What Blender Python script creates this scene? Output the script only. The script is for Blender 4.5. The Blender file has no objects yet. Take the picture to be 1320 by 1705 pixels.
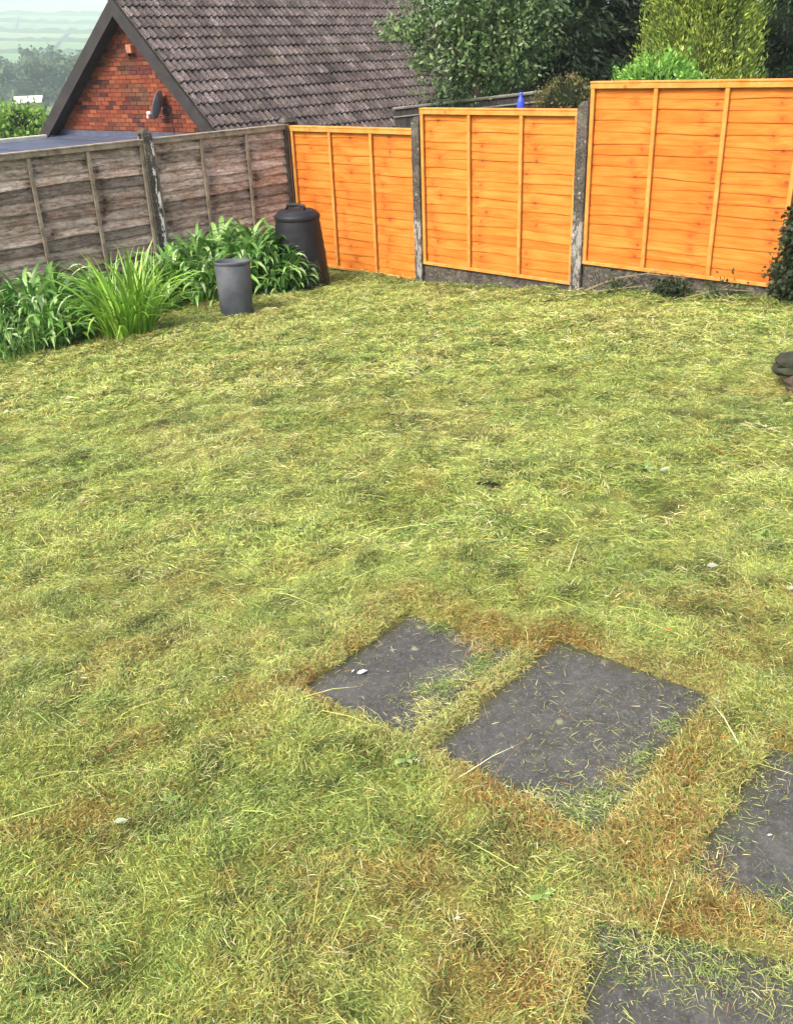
import bpy, bmesh, math, random
import numpy as np
from mathutils import Vector, Matrix, Euler

R = math.radians
random.seed(7)
rng = np.random.default_rng(11)
S = bpy.context.scene
COL = S.collection

# ------------------------------------------------------------------ camera
FPX, PITCH, ROLL = 1546.93, 0.459987, 0.041841      # focal length in photo pixels, pitch down, roll
F_ = Vector((0, math.cos(PITCH), -math.sin(PITCH)))
R_ = Vector((1, 0, 0))
U_ = R_.cross(F_)
I_ = math.cos(ROLL) * R_ - math.sin(ROLL) * U_
J_ = math.cos(ROLL) * U_ + math.sin(ROLL) * R_
cd = bpy.data.cameras.new('camera')
cam = bpy.data.objects.new('camera', cd)
COL.objects.link(cam)
cam.matrix_world = Matrix(((I_.x, J_.x, -F_.x, 0), (I_.y, J_.y, -F_.y, 0), (I_.z, J_.z, -F_.z, 0), (0, 0, 0, 1)))
cd.sensor_fit = 'HORIZONTAL'
cd.sensor_width = 36
cd.lens = 36 * FPX / 1320
cd.clip_start = 0.05
cd.clip_end = 9000
S.camera = cam

# ------------------------------------------------------------------ sky, sun, exposure
SUN_EL, SUN_AZ = R(47), R(222)                       # azimuth of the sun, clockwise from +Y
w = bpy.data.worlds.new('World')
S.world = w
w.use_nodes = True
nt = w.node_tree
bg = nt.nodes['Background']
sky = nt.nodes.new('ShaderNodeTexSky')
sky.sky_type = 'NISHITA'
sky.sun_disc = False
sky.sun_elevation = SUN_EL
sky.sun_rotation = SUN_AZ
sky.air_density = 1.0
sky.dust_density = 6.0
sky.ozone_density = 1.0
nt.links.new(sky.outputs[0], bg.inputs[0])
bg.inputs[1].default_value = 0.15
sl = bpy.data.lights.new('sun', 'SUN')
sl.energy = 1.5
sl.angle = R(14)
sl.color = (1.0, 0.94, 0.84)
sun = bpy.data.objects.new('sun', sl)
COL.objects.link(sun)
sd = Vector((math.sin(SUN_AZ) * math.cos(SUN_EL), math.cos(SUN_AZ) * math.cos(SUN_EL), math.sin(SUN_EL)))
sun.rotation_euler = (-sd).to_track_quat('-Z', 'Y').to_euler()
vs = S.view_settings
vs.view_transform = 'Standard'
vs.look = 'None'
vs.gamma = 1
vs.exposure = 1.4
vs.use_curve_mapping = False
try:
    S.cycles.volume_bounces = 3
    S.cycles.max_bounces = 8
    S.cycles.transparent_max_bounces = 8
except Exception:
    pass

# ------------------------------------------------------------------ helpers
def tag(o, label=None, cat=None, group=None, kind=None):
    if label: o['label'] = label
    if cat: o['category'] = cat
    if group: o['group'] = group
    if kind: o['kind'] = kind
    return o

def empty(name, loc, rz=0.0):
    o = bpy.data.objects.new(name, None)
    COL.objects.link(o)
    o.location = loc
    o.rotation_euler = (0, 0, rz)
    o.empty_display_size = 0.2
    return o

def link(name, me, parent=None, loc=None, rot=None, scale=None, color=None):
    o = bpy.data.objects.new(name, me)
    COL.objects.link(o)
    if parent is not None: o.parent = parent
    if loc is not None: o.location = loc
    if rot is not None: o.rotation_euler = rot
    if scale is not None: o.scale = scale
    if color is not None: o.color = color
    return o

class MB:
    def __init__(s):
        s.v, s.f, s.m = [], [], []
    def add(s, vs, fs, mi=0):
        n = len(s.v)
        s.v += [tuple(v) for v in vs]
        for f in fs:
            s.f.append([n + k for k in f]); s.m.append(mi)
    def box(s, x0, x1, y0, y1, z0, z1, mi=0):
        s.add([(x0,y0,z0),(x1,y0,z0),(x1,y1,z0),(x0,y1,z0),(x0,y0,z1),(x1,y0,z1),(x1,y1,z1),(x0,y1,z1)],
              [(0,3,2,1),(4,5,6,7),(0,1,5,4),(1,2,6,5),(2,3,7,6),(3,0,4,7)], mi)
    def tube(s, pts, rads, n=8, mi=0, cap=True):
        pts = [Vector(p) for p in pts]
        rings = []
        for i, p in enumerate(pts):
            d = (pts[min(i+1, len(pts)-1)] - pts[max(i-1, 0)]).normalized()
            a = d.cross(Vector((0.31, 0.17, 0.93)))
            if a.length < 1e-3: a = d.cross(Vector((1, 0, 0)))
            a.normalize(); b = d.cross(a)
            rings.append([p + (a * math.cos(2*math.pi*k/n) + b * math.sin(2*math.pi*k/n)) * rads[i] for k in range(n)])
        vs = [v for r in rings for v in r]
        fs = []
        for i in range(len(pts) - 1):
            for k in range(n):
                fs.append((i*n + k, i*n + (k+1) % n, (i+1)*n + (k+1) % n, (i+1)*n + k))
        if cap:
            fs.append(tuple(range(n - 1, -1, -1)))
            fs.append(tuple((len(pts)-1)*n + k for k in range(n)))
        s.add(vs, fs, mi)
    def lathe(s, prof, n=32, mi=0, cx=0, cy=0, sq=1.0):
        vs = []
        for (r, z) in prof:
            for k in range(n):
                a = 2*math.pi*k/n
                vs.append((cx + r*math.cos(a), cy + r*math.sin(a)*sq, z))
        fs = []
        for i in range(len(prof) - 1):
            for k in range(n):
                fs.append((i*n + k, i*n + (k+1) % n, (i+1)*n + (k+1) % n, (i+1)*n + k))
        s.add(vs, fs, mi)
    def mesh(s, name, mats, smooth=False):
        me = bpy.data.meshes.new(name)
        me.from_pydata(s.v, [], s.f)
        for m in (mats if isinstance(mats, (list, tuple)) else [mats]): me.materials.append(m)
        if any(s.m): me.polygons.foreach_set('material_index', s.m)
        if smooth: me.polygons.foreach_set('use_smooth', [True] * len(s.f))
        me.update()
        return me
    def build(s, name, mats, parent=None, smooth=False, **k):
        return link(name, s.mesh(name, mats, smooth), parent, **k)

def bevel(o, width, seg=2, angle=40):
    bm = bmesh.new(); bm.from_mesh(o.data)
    bmesh.ops.bevel(bm, geom=[e for e in bm.edges if e.calc_face_angle(0) > R(angle)], offset=width, segments=seg, affect='EDGES', profile=0.6)
    bm.to_mesh(o.data); bm.free(); o.data.update()
    return o

def np_mesh(name, V, loops, starts, totals, mats, col=None, smooth=False):
    me = bpy.data.meshes.new(name)
    me.vertices.add(len(V)); me.vertices.foreach_set('co', np.ascontiguousarray(V, np.float32).ravel())
    me.loops.add(len(loops)); me.loops.foreach_set('vertex_index', np.ascontiguousarray(loops, np.int32))
    me.polygons.add(len(starts))
    me.polygons.foreach_set('loop_start', np.ascontiguousarray(starts, np.int32))
    try: me.polygons.foreach_set('loop_total', np.ascontiguousarray(totals, np.int32))
    except Exception: pass
    if smooth: me.polygons.foreach_set('use_smooth', np.ones(len(starts), bool))
    for m in (mats if isinstance(mats, (list, tuple)) else [mats]): me.materials.append(m)
    if col is not None:
        a = me.color_attributes.new('Col', 'FLOAT_COLOR', 'POINT')
        c = np.ones((len(V), 4), np.float32); c[:, :3] = col
        a.data.foreach_set('color', c.ravel())
    me.update(calc_edges=True)
    me.validate()
    return me

def tri_mesh(name, V, T, mats, col=None, smooth=False):
    T = np.asarray(T)
    k = T.shape[1]
    return np_mesh(name, V, T.ravel(), np.arange(len(T)) * k, np.full(len(T), k), mats, col, smooth)

_lat = rng.random((16, 128, 128))
def noise2(x, y, scale, seed=0):
    g = _lat[seed % 16]
    u = np.asarray(x, float) / scale + 17.3 * seed; v = np.asarray(y, float) / scale + 5.1 * seed
    i = np.floor(u).astype(int); j = np.floor(v).astype(int)
    fu = u - i; fv = v - j
    fu = fu*fu*(3-2*fu); fv = fv*fv*(3-2*fv)
    a = g[i % 128, j % 128]; b = g[(i+1) % 128, j % 128]; c = g[i % 128, (j+1) % 128]; d = g[(i+1) % 128, (j+1) % 128]
    return (a*(1-fu) + b*fu)*(1-fv) + (c*(1-fu) + d*fu)*fv

def sstep(a, b, x):
    t = np.clip((np.asarray(x, float) - a) / (b - a), 0, 1)
    return t*t*(3-2*t)

# ------------------------------------------------------------------ materials
class NT:
    def __init__(s, name, rough=0.8, spec=0.3):
        s.m = bpy.data.materials.new(name); s.m.use_nodes = True
        s.t = s.m.node_tree; s.b = s.t.nodes['Principled BSDF']
        s.b.inputs['Roughness'].default_value = rough
        s.b.inputs['Specular IOR Level'].default_value = spec
    def n(s, typ, **k):
        o = s.t.nodes.new('ShaderNode' + typ)
        for a, b in k.items():
            if a.startswith('i_'):
                key = a[2:]
                key = int(key) if key.isdigit() else key
                s.put(o.inputs[key], b)
            else: setattr(o, a, b)
        return o
    def put(s, sock, v):
        if isinstance(v, bpy.types.NodeSocket): s.t.links.new(v, sock)
        elif isinstance(v, bpy.types.Node): s.t.links.new(v.outputs[0], sock)
        else: sock.default_value = v
    def math(s, op, a, b=None, c=None, clamp=False):
        o = s.n('Math', operation=op, use_clamp=clamp)
        s.put(o.inputs[0], a)
        if b is not None: s.put(o.inputs[1], b)
        if c is not None: s.put(o.inputs[2], c)
        return o.outputs[0]
    def vmath(s, op, a, b=None):
        o = s.n('VectorMath', operation=op)
        s.put(o.inputs[0], a)
        if b is not None: s.put(o.inputs[1], b)
        return o.outputs[0] if op not in ('LENGTH', 'DISTANCE', 'DOT_PRODUCT') else o.outputs['Value']
    def mix(s, f, a, b, mode='MIX'):
        o = s.n('Mix', data_type='RGBA', blend_type=mode)
        s.put(o.inputs[0], f); s.put(o.inputs[6], a if not isinstance(a, tuple) else (*a[:3], 1)); s.put(o.inputs[7], b if not isinstance(b, tuple) else (*b[:3], 1))
        return o.outputs[2]
    def ramp(s, f, stops, interp='LINEAR'):
        o = s.n('ValToRGB'); cr = o.color_ramp; cr.interpolation = interp
        while len(cr.elements) < len(stops): cr.elements.new(0.5)
        for e, (p, c) in zip(cr.elements, stops):
            e.position = p; e.color = (*c, 1) if isinstance(c, tuple) else (c, c, c, 1)
        s.put(o.inputs[0], f)
        return o.outputs[0]
    def noise(s, vec, scale, detail=3, rough=0.55, out=0):
        o = s.n('TexNoise'); s.put(o.inputs['Vector'], vec)
        o.inputs['Scale'].default_value = scale; o.inputs['Detail'].default_value = detail; o.inputs['Roughness'].default_value = rough
        return o.outputs[out]
    def obj(s): return s.n('TexCoord').outputs['Object']
    def pos(s): return s.n('NewGeometry').outputs['Position']
    def scalev(s, v, sx, sy, sz): return s.vmath('MULTIPLY', v, (sx, sy, sz))
    def out(s, col=None, bump=None, strength=0.4, dist=0.005, rough=None):
        if col is not None: s.put(s.b.inputs['Base Color'], col)
        if rough is not None: s.put(s.b.inputs['Roughness'], rough)
        if bump is not None:
            o = s.n('Bump'); o.inputs['Strength'].default_value = strength; o.inputs['Distance'].default_value = dist
            s.put(o.inputs['Height'], bump); s.put(s.b.inputs['Normal'], o.outputs[0])
        return s.m

def mat_leaf(name, trans=0.3, rough=0.5, spec=0.3, use_obj=False):
    """Leaf or blade: colour from the Col attribute (or the object colour), a little light passes through."""
    k = NT(name, rough, spec)
    if use_obj: c = k.n('ObjectInfo').outputs['Color']
    else: c = k.n('Attribute', attribute_name='Col').outputs['Color']
    nz = k.noise(k.pos(), 40, 2)
    c = k.mix(k.math('MULTIPLY', nz, 0.35), c, (0.02, 0.035, 0.01))
    k.put(k.b.inputs['Base Color'], c)
    if trans > 0:
        t = k.n('BsdfTranslucent'); k.put(t.inputs[0], c)
        m = k.n('MixShader'); m.inputs[0].default_value = trans
        k.t.links.new(k.b.outputs[0], m.inputs[1]); k.t.links.new(t.outputs[0], m.inputs[2])
        k.t.links.new(m.outputs[0], k.t.nodes['Material Output'].inputs[0])
    return k.m

def mat_wood(name, kind):
    """Waney-lap softwood in panel space: x along the board, z up; one column of knots in each bay."""
    k = NT(name, 0.75 if kind == 'orange' else 0.9, 0.25)
    oc = k.obj(); oi = k.n('ObjectInfo')
    sep = k.n('SeparateXYZ', i_0=oc)
    x, z = sep.outputs[0], sep.outputs[2]
    rnd = oi.outputs['Random']
    tone = k.n('SeparateXYZ', i_0=oi.outputs['Color'])
    off = k.math('MULTIPLY', tone.outputs[1], 7.0)       # green channel of the object colour: panel seed
    SX, SZ = 1.72, 8.7
    cv = k.n('CombineXYZ'); k.put(cv.inputs[0], k.math('ADD', k.math('MULTIPLY', x, SX), off)); k.put(cv.inputs[2], k.math('ADD', k.math('MULTIPLY', z, SZ), off))
    vo = k.n('TexVoronoi'); k.put(vo.inputs['Vector'], cv.outputs[0]); vo.inputs['Scale'].default_value = 1.0; vo.inputs['Randomness'].default_value = 0.34
    df = k.vmath('SUBTRACT', cv.outputs[0], vo.outputs['Position'])
    df = k.scalev(df, 1/SX, 0, 1/SZ)
    ln = k.vmath('LENGTH', k.scalev(df, 0.75, 0, 1.0))
    ksz = k.n('SeparateXYZ', i_0=vo.outputs['Color']).outputs[0]
    ln = k.math('ADD', ln, k.math('MULTIPLY', k.noise(oc, 60, 2), 0.008))
    knot = k.ramp(k.math('SUBTRACT', ln, k.math('MULTIPLY', ksz, 0.008)), [(0.0, 1.0), (0.005, 1.0), (0.016, 0.0)])
    halo = k.ramp(k.math('SUBTRACT', ln, k.math('MULTIPLY', ksz, 0.03)), [(0.0, 1.0), (0.02, 0.75), (0.075, 0.0)])
    # grain: stretched along x, bent round the knots
    gx = k.n('CombineXYZ')
    k.put(gx.inputs[0], k.math('ADD', k.math('MULTIPLY', x, 1.3), k.math('MULTIPLY', rnd, 31)))
    k.put(gx.inputs[2], k.math('ADD', k.math('MULTIPLY', z, 32), k.math('MULTIPLY', halo, 1.1)))
    g1 = k.noise(gx.outputs[0], 1.6, 5, 0.6)
    g2 = k.noise(k.scalev(oc, 2.2, 1, 9), 1.5, 3)
    fine = k.noise(k.scalev(oc, 12, 20, 260), 1.0, 2)
    br = tone.outputs[0]
    adx = k.math('ABSOLUTE', k.math('ADD', k.n('SeparateXYZ', i_0=df).outputs[0], k.math('MULTIPLY', k.math('SUBTRACT', k.noise(oc, 14, 3), 0.5), 0.10)))
    streak = k.math('MULTIPLY', k.ramp(adx, [(0.0, 1.0), (0.018, 0.8), (0.055, 0.0)]), k.ramp(k.noise(k.scalev(oc, 3, 1, 14), 1.7, 2), [(0.42, 0.0), (0.58, 1.0)]))
    if kind == 'orange':
        c = k.ramp(k.math('ADD', k.math('MULTIPLY', g1, 0.55), k.math('MULTIPLY', g2, 0.45)), [(0.30, (0.44, 0.112, 0.011)), (0.46, (0.51, 0.160, 0.018)), (0.64, (0.56, 0.235, 0.044))])
        c = k.mix(k.math('MULTIPLY', halo, 0.26), c, (0.36, 0.072, 0.004))
        c = k.mix(k.math('MULTIPLY', streak, 0.36), c, (0.31, 0.058, 0.005))
        c = k.mix(k.math('MULTIPLY', knot, 0.6), c, (0.14, 0.03, 0.006))
        deep = k.mix(1.0, c, (0.92, 0.56, 0.30), 'MULTIPLY')
        c = k.mix(k.math('SUBTRACT', 1.0, br, clamp=True), c, deep)
    else:
        c = k.ramp(k.math('ADD', k.math('MULTIPLY', g1, 0.6), k.math('MULTIPLY', g2, 0.4)), [(0.30, (0.09, 0.064, 0.050)), (0.47, (0.25, 0.195, 0.162)), (0.66, (0.43, 0.365, 0.335))])
        warm = k.ramp(k.noise(k.scalev(oc, 1.4, 1, 3.5), 1.2, 3), [(0.50, 0.0), (0.72, 1.0)])
        c = k.mix(k.math('MULTIPLY', warm, 0.55), c, (0.20, 0.085, 0.035))
        c = k.mix(k.math('MULTIPLY', halo, 0.5), c, (0.055, 0.032, 0.02))
        c = k.mix(k.math('MULTIPLY', streak, 0.75), c, (0.05, 0.03, 0.022))
        c = k.mix(k.math('MULTIPLY', knot, 0.85), c, (0.02, 0.012, 0.008))
        ro = k.noise(k.scalev(oc, 9, 9, 30), 1.6, 5, 0.75)
        c = k.mix(1.0, c, k.ramp(ro, [(0.32, 0.35), (0.68, 1.6)]), 'MULTIPLY')
        pw = k.ramp(k.noise(k.scalev(oc, 2.6, 1, 7), 1.5, 4, 0.65), [(0.52, 0.0), (0.66, 1.0)])
        c = k.mix(k.math('MULTIPLY', pw, 0.55), c, (0.40, 0.36, 0.35))
        alg = k.ramp(k.noise(oc, 2.5, 3), [(0.55, 0.0), (0.75, 1.0)])
        c = k.mix(k.math('MULTIPLY', alg, 0.35), c, (0.07, 0.075, 0.03))
        c = k.mix(1.0, c, k.mix(br, (0.58, 0.56, 0.54), (1.65, 1.58, 1.54)), 'MULTIPLY')
    return k.out(c, k.math('ADD', k.math('MULTIPLY', g1, 0.6), k.math('MULTIPLY', fine, 0.4)), 0.5, 0.004)

def mat_trim(name, lo, hi, rough=0.8):
    k = NT(name, rough, 0.25)
    oc = k.obj()
    g = k.noise(k.scalev(oc, 6, 6, 6), 2.0, 4); g2 = k.noise(oc, 90, 2)
    c = k.ramp(k.math('ADD', k.math('MULTIPLY', g, 0.8), k.math('MULTIPLY', g2, 0.2)), [(0.32, lo), (0.66, hi)])
    sp = k.ramp(k.n('TexVoronoi', i_Vector=oc, i_Scale=4.0).outputs[0], [(0.05, 1.0), (0.12, 0.0)])
    c = k.mix(k.math('MULTIPLY', sp, 0.7), c, tuple(v*0.35 for v in lo))
    return k.out(c, g2, 0.25, 0.002)

def mat_concrete(name, white=0.0, zlo=0.1, zhi=0.9):
    """Weathered aggregate concrete, with lichen and (white > 0) flaking white paint low down."""
    k = NT(name, 0.95, 0.2)
    oc = k.obj()
    a = k.noise(oc, 9, 5, 0.65); b = k.noise(oc, 70, 3, 0.7)
    c = k.ramp(a, [(0.30, (0.022, 0.019, 0.015)), (0.52, (0.058, 0.051, 0.041)), (0.74, (0.14, 0.125, 0.10))])
    c = k.mix(k.ramp(b, [(0.5, 0.0), (0.72, 0.55)]), c, (0.30, 0.28, 0.26))
    v = k.n('TexVoronoi', i_Vector=oc, i_Scale=16.0).outputs[0]
    lich = k.math('MULTIPLY', k.ramp(k.math('ADD', v, k.math('MULTIPLY', b, 0.25)), [(0.22, 1.0), (0.36, 0.0)]), k.ramp(k.noise(oc, 3.0, 3), [(0.46, 0.0), (0.62, 1.0)]))
    c = k.mix(k.math('MULTIPLY', lich, 0.7), c, (0.45, 0.42, 0.36))
    if white > 0:
        z = k.n('SeparateXYZ', i_0=oc).outputs[2]
        zz = k.math('ADD', z, k.math('MULTIPLY', k.math('SUBTRACT', a, 0.5), 0.7))
        m = k.math('MULTIPLY', k.ramp(zz, [(zlo, 0.0), (zlo + 0.06, 1.0), (zhi, 1.0), (zhi + 0.05, 0.0)]) if zhi + 0.05 <= 1 else k.ramp(zz, [(zlo, 0.0), (zlo + 0.06, 1.0)]), k.ramp(k.noise(k.scalev(oc, 1, 1, 0.35), 26, 4, 0.65), [(0.47, 0.0), (0.54, 1.0)]))
        xx = k.math('ADD', k.n('SeparateXYZ', i_0=oc).outputs[0], k.math('MULTIPLY', k.math('SUBTRACT', a, 0.5), 0.12))
        if zhi > 1: m = k.math('MULTIPLY', m, k.ramp(xx, [(0.0, 0.0), (0.012, 1.0)]))
        c = k.mix(k.math('MULTIPLY', m, white), c, (0.72, 0.70, 0.68))
    return k.out(c, k.math('ADD', a, b), 0.6, 0.008)

def mat_simple(name, lo, hi, scale=6, rough=0.6, spec=0.4, bump=0.15, world=False, detail=4, metal=0.0):
    k = NT(name, rough, spec)
    oc = k.pos() if world else k.obj()
    a = k.noise(oc, scale, detail, 0.6)
    c = k.ramp(a, [(0.3, lo), (0.7, hi)])
    k.b.inputs['Metallic'].default_value = metal
    return k.out(c, k.noise(oc, scale*9, 3), bump, 0.003)

def mat_tile(name):
    k = NT(name, 0.85, 0.25)
    oi = k.n('ObjectInfo'); ps = k.pos()
    br = k.n('SeparateXYZ', i_0=oi.outputs['Color']).outputs[0]
    a = k.noise(ps, 3.2, 4, 0.6); b = k.noise(ps, 34, 3, 0.7)
    c = k.ramp(k.math('ADD', k.math('MULTIPLY', a, 0.45), k.math('MULTIPLY', b, 0.55)), [(0.34, (0.019, 0.015, 0.0145)), (0.50, (0.056, 0.045, 0.044)), (0.68, (0.18, 0.152, 0.147))])
    lich = k.math('MULTIPLY', k.ramp(k.noise(ps, 55, 2), [(0.55, 0.0), (0.68, 1.0)]), k.ramp(k.noise(ps, 1.1, 3), [(0.40, 0.1), (0.66, 1.0)]))
    c = k.mix(k.math('MULTIPLY', lich, 0.6), c, (0.40, 0.37, 0.36))
    moss = k.ramp(k.noise(ps, 1.7, 4), [(0.57, 0.0), (0.72, 1.0)])
    c = k.mix(k.math('MULTIPLY', moss, 0.35), c, (0.075, 0.07, 0.03))
    c = k.mix(1.0, c, k.mix(br, (0.5, 0.49, 0.5), (1.55, 1.5, 1.5)), 'MULTIPLY')
    return k.out(c, b, 0.4, 0.006)

def mat_brick(name):
    k = NT(name, 0.9, 0.2)
    oi = k.n('ObjectInfo'); ps = k.pos()
    a = k.noise(ps, 22, 4, 0.65)
    c = k.mix(k.math('MULTIPLY', a, 0.55), oi.outputs['Color'], (0.09, 0.022, 0.012))
    return k.out(c, k.noise(ps, 120, 3), 0.5, 0.004)

def mat_slab(name, seed, hx, hy):
    k = NT(name, 0.9, 0.25)
    o0 = k.n('SeparateXYZ', i_0=k.obj())
    oc = k.vmath('ADD', k.obj(), (seed*3.1, seed*1.7, 0))
    a = k.noise(oc, 5, 4); b = k.noise(oc, 130, 4, 0.8); d = k.noise(oc, 40, 3, 0.6)
    c = k.ramp(k.math('ADD', k.math('MULTIPLY', a, 0.4), k.math('MULTIPLY', d, 0.6)), [(0.30, (0.036, 0.034, 0.031)), (0.55, (0.073, 0.069, 0.065)), (0.75, (0.130, 0.123, 0.114))])
    c = k.mix(k.ramp(b, [(0.55, 0.0), (0.68, 0.85)]), c, (0.19, 0.185, 0.175))
    c = k.mix(k.ramp(b, [(0.30, 0.7), (0.42, 0.0)]), c, (0.02, 0.02, 0.024))
    v = k.n('TexVoronoi', i_Vector=k.vmath('ADD', oc, k.scalev(k.noise(oc, 20, 2, out=1), 0.03, 0.03, 0)), i_Scale=7.0, voronoi_dimensions='2D')
    sp = k.math('MULTIPLY', k.ramp(k.math('ADD', v.outputs[0], k.math('MULTIPLY', d, 0.12)), [(0.09, 1.0), (0.17, 0.0)]), k.ramp(k.n('SeparateXYZ', i_0=v.outputs['Color']).outputs[0], [(0.55, 0.0), (0.62, 1.0)]))
    c = k.mix(k.math('MULTIPLY', sp, 0.8), c, (0.27, 0.26, 0.155))
    mo = k.ramp(k.noise(oc, 9, 4), [(0.58, 0.0), (0.72, 1.0)])
    c = k.mix(k.math('MULTIPLY', mo, 0.45), c, (0.05, 0.055, 0.022))
    pale = k.ramp(k.noise(oc, 4.3, 5, 0.7), [(0.52, 0.0), (0.70, 1.0)])
    c = k.mix(k.math('MULTIPLY', pale, 0.5), c, (0.13, 0.125, 0.115))
    rim = k.math('MINIMUM', k.math('SUBTRACT', hx, k.math('ABSOLUTE', o0.outputs[0])), k.math('SUBTRACT', hy, k.math('ABSOLUTE', o0.outputs[1])))
    rim = k.ramp(k.math('ADD', k.math('MULTIPLY', rim, 8.0), k.math('MULTIPLY', k.math('SUBTRACT', d, 0.5), 0.8)), [(0.02, 1.0), (0.42, 0.0)])
    c = k.mix(k.math('MULTIPLY', rim, 0.75), c, (0.055, 0.055, 0.020))
    return k.out(c, k.math('ADD', b, d), 0.7, 0.004)

def mat_ground():
    k = NT('lawn_soil', 0.95, 0.1)
    ps = k.pos()
    a = k.noise(ps, 6, 5, 0.65); b = k.noise(ps, 150, 4, 0.75)
    c = k.ramp(k.math('ADD', k.math('MULTIPLY', a, 0.35), k.math('MULTIPLY', b, 0.65)), [(0.36, (0.05, 0.048, 0.018)), (0.52, (0.19, 0.185, 0.06)), (0.66, (0.36, 0.33, 0.13))])
    tc = k.n('Attribute', attribute_name='Col').outputs['Color']
    c = k.mix(1.0, tc, k.ramp(b, [(0.34, 0.35), (0.66, 1.5)]), 'MULTIPLY')
    return k.out(c, b, 0.9, 0.02)

def mat_hill():
    k = NT('hillside_fields', 0.95, 0.1)
    ps = k.pos()
    v = k.n('TexVoronoi', i_Vector=k.scalev(ps, 1/350, 1/200, 0), i_Scale=1.0)
    t = k.n('SeparateXYZ', i_0=v.outputs['Color']).outputs[0]
    c = k.ramp(t, [(0.0, (0.055, 0.11, 0.03)), (0.35, (0.10, 0.17, 0.045)), (0.65, (0.15, 0.20, 0.06)), (1.0, (0.09, 0.10, 0.05))])
    a = k.noise(ps, 0.02, 5)
    c = k.mix(k.ramp(a, [(0.4, 0.0), (0.7, 0.5)]), c, (0.08, 0.09, 0.05))
    return k.out(c)

M = {}
M['grass'] = mat_leaf('grass_blades', 0.10, 0.6, 0.25)
M['leaf'] = mat_leaf('tree_leaves', 0.25, 0.5, 0.3)
M['strap'] = mat_leaf('strap_leaf', 0.25, 0.35, 0.45, use_obj=True)
M['stem'] = mat_simple('green_stem', (0.03, 0.06, 0.018), (0.06, 0.11, 0.03), 10, 0.7, 0.3)
M['debris'] = mat_leaf('dead_leaf', 0.1, 0.6, 0.3, use_obj=True)
M['orange'] = mat_wood('orange_stained_board', 'orange')
M['grey'] = mat_wood('weathered_board', 'grey')
M['orange_trim'] = mat_trim('orange_stained_batten', (0.46, 0.160, 0.018), (0.54, 0.27, 0.07))
M['grey_trim'] = mat_trim('weathered_batten', (0.14, 0.105, 0.072), (0.34, 0.28, 0.22), 0.9)
M['concrete'] = mat_concrete('weathered_concrete')
M['concrete_paint'] = mat_concrete('concrete_flaking_paint', 0.95, 0.40, 1.2)
M['concrete_low'] = mat_concrete('concrete_lichen', 0.28, 0.0, 0.9)
M['concrete_dark'] = mat_simple('dark_stained_concrete', (0.022, 0.019, 0.016), (0.075, 0.062, 0.052), 12, 0.95, 0.2, 0.6)
M['tile'] = mat_tile('concrete_roof_tile')
M['brick'] = mat_brick('red_brick')
M['mortar'] = mat_simple('brick_mortar', (0.085, 0.055, 0.045), (0.15, 0.105, 0.09), 8, 0.95, 0.1)
M['barge'] = mat_simple('dark_painted_board', (0.020, 0.017, 0.018), (0.042, 0.036, 0.037), 3, 0.6, 0.3)
M['felt'] = mat_simple('blue_grey_felt', (0.040, 0.050, 0.082), (0.075, 0.090, 0.132), 2, 0.8, 0.3)
M['lead'] = mat_simple('lead_flashing', (0.040, 0.047, 0.078), (0.085, 0.098, 0.15), 6, 0.5, 0.4)
M['kerb'] = mat_simple('pale_roof_kerb', (0.42, 0.41, 0.37), (0.60, 0.58, 0.52), 4, 0.7, 0.3)
M['black_plastic'] = mat_simple('black_plastic', (0.007, 0.008, 0.013), (0.022, 0.022, 0.026), 6, 0.5, 0.25, 0.25, detail=6)
M['grey_plastic'] = mat_simple('grey_plastic', (0.038, 0.044, 0.056), (0.112, 0.120, 0.136), 5, 0.6, 0.3, 0.3, detail=6)
M['dish'] = mat_simple('grey_dish', (0.16, 0.19, 0.26), (0.24, 0.27, 0.33), 6, 0.4, 0.5, 0.02)
M['dark_metal'] = mat_simple('dark_metal', (0.012, 0.012, 0.015), (0.03, 0.03, 0.035), 6, 0.5, 0.5, 0.05)
M['pale_plastic'] = mat_simple('pale_plastic', (0.45, 0.43, 0.42), (0.6, 0.58, 0.56), 6, 0.5, 0.4, 0.02)
M['terracotta'] = mat_simple('terracotta', (0.30, 0.11, 0.06), (0.40, 0.17, 0.10), 12, 0.85, 0.2)
M['bark'] = mat_simple('bark', (0.03, 0.022, 0.016), (0.10, 0.08, 0.06), 9, 0.9, 0.2, 0.6)
M['twig'] = mat_simple('dry_twig', (0.10, 0.085, 0.05), (0.24, 0.20, 0.12), 20, 0.9, 0.2, 0.3)
M['dark_fence'] = mat_simple('dark_stained_boards', (0.016, 0.014, 0.016), (0.04, 0.034, 0.034), 5, 0.8, 0.3)
M['rail'] = mat_simple('pale_rail', (0.10, 0.10, 0.09), (0.19, 0.18, 0.16), 6, 0.7, 0.3)
M['blue'] = mat_simple('blue_plastic', (0.03, 0.05, 0.50), (0.05, 0.08, 0.68), 6, 0.4, 0.5, 0.02)
M['stone'] = mat_simple('mossy_stone', (0.016, 0.017, 0.011), (0.060, 0.062, 0.040), 11, 0.9, 0.2, 0.8)
M['brown_stone'] = mat_simple('brown_stone', (0.030, 0.022, 0.017), (0.10, 0.075, 0.055), 14, 0.9, 0.2, 0.8)
M['soil'] = mat_simple('dark_soil', (0.008, 0.007, 0.005), (0.035, 0.028, 0.018), 30, 1.0, 0.05, 0.9)
M['far_roof'] = mat_simple('far_sheet_roof', (0.50, 0.46, 0.50), (0.66, 0.62, 0.66), 1, 0.7, 0.3, 0.0)
M['far_wall'] = mat_simple('far_render', (0.10, 0.11, 0.10), (0.16, 0.17, 0.15), 1, 0.8, 0.2, 0.0)
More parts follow.
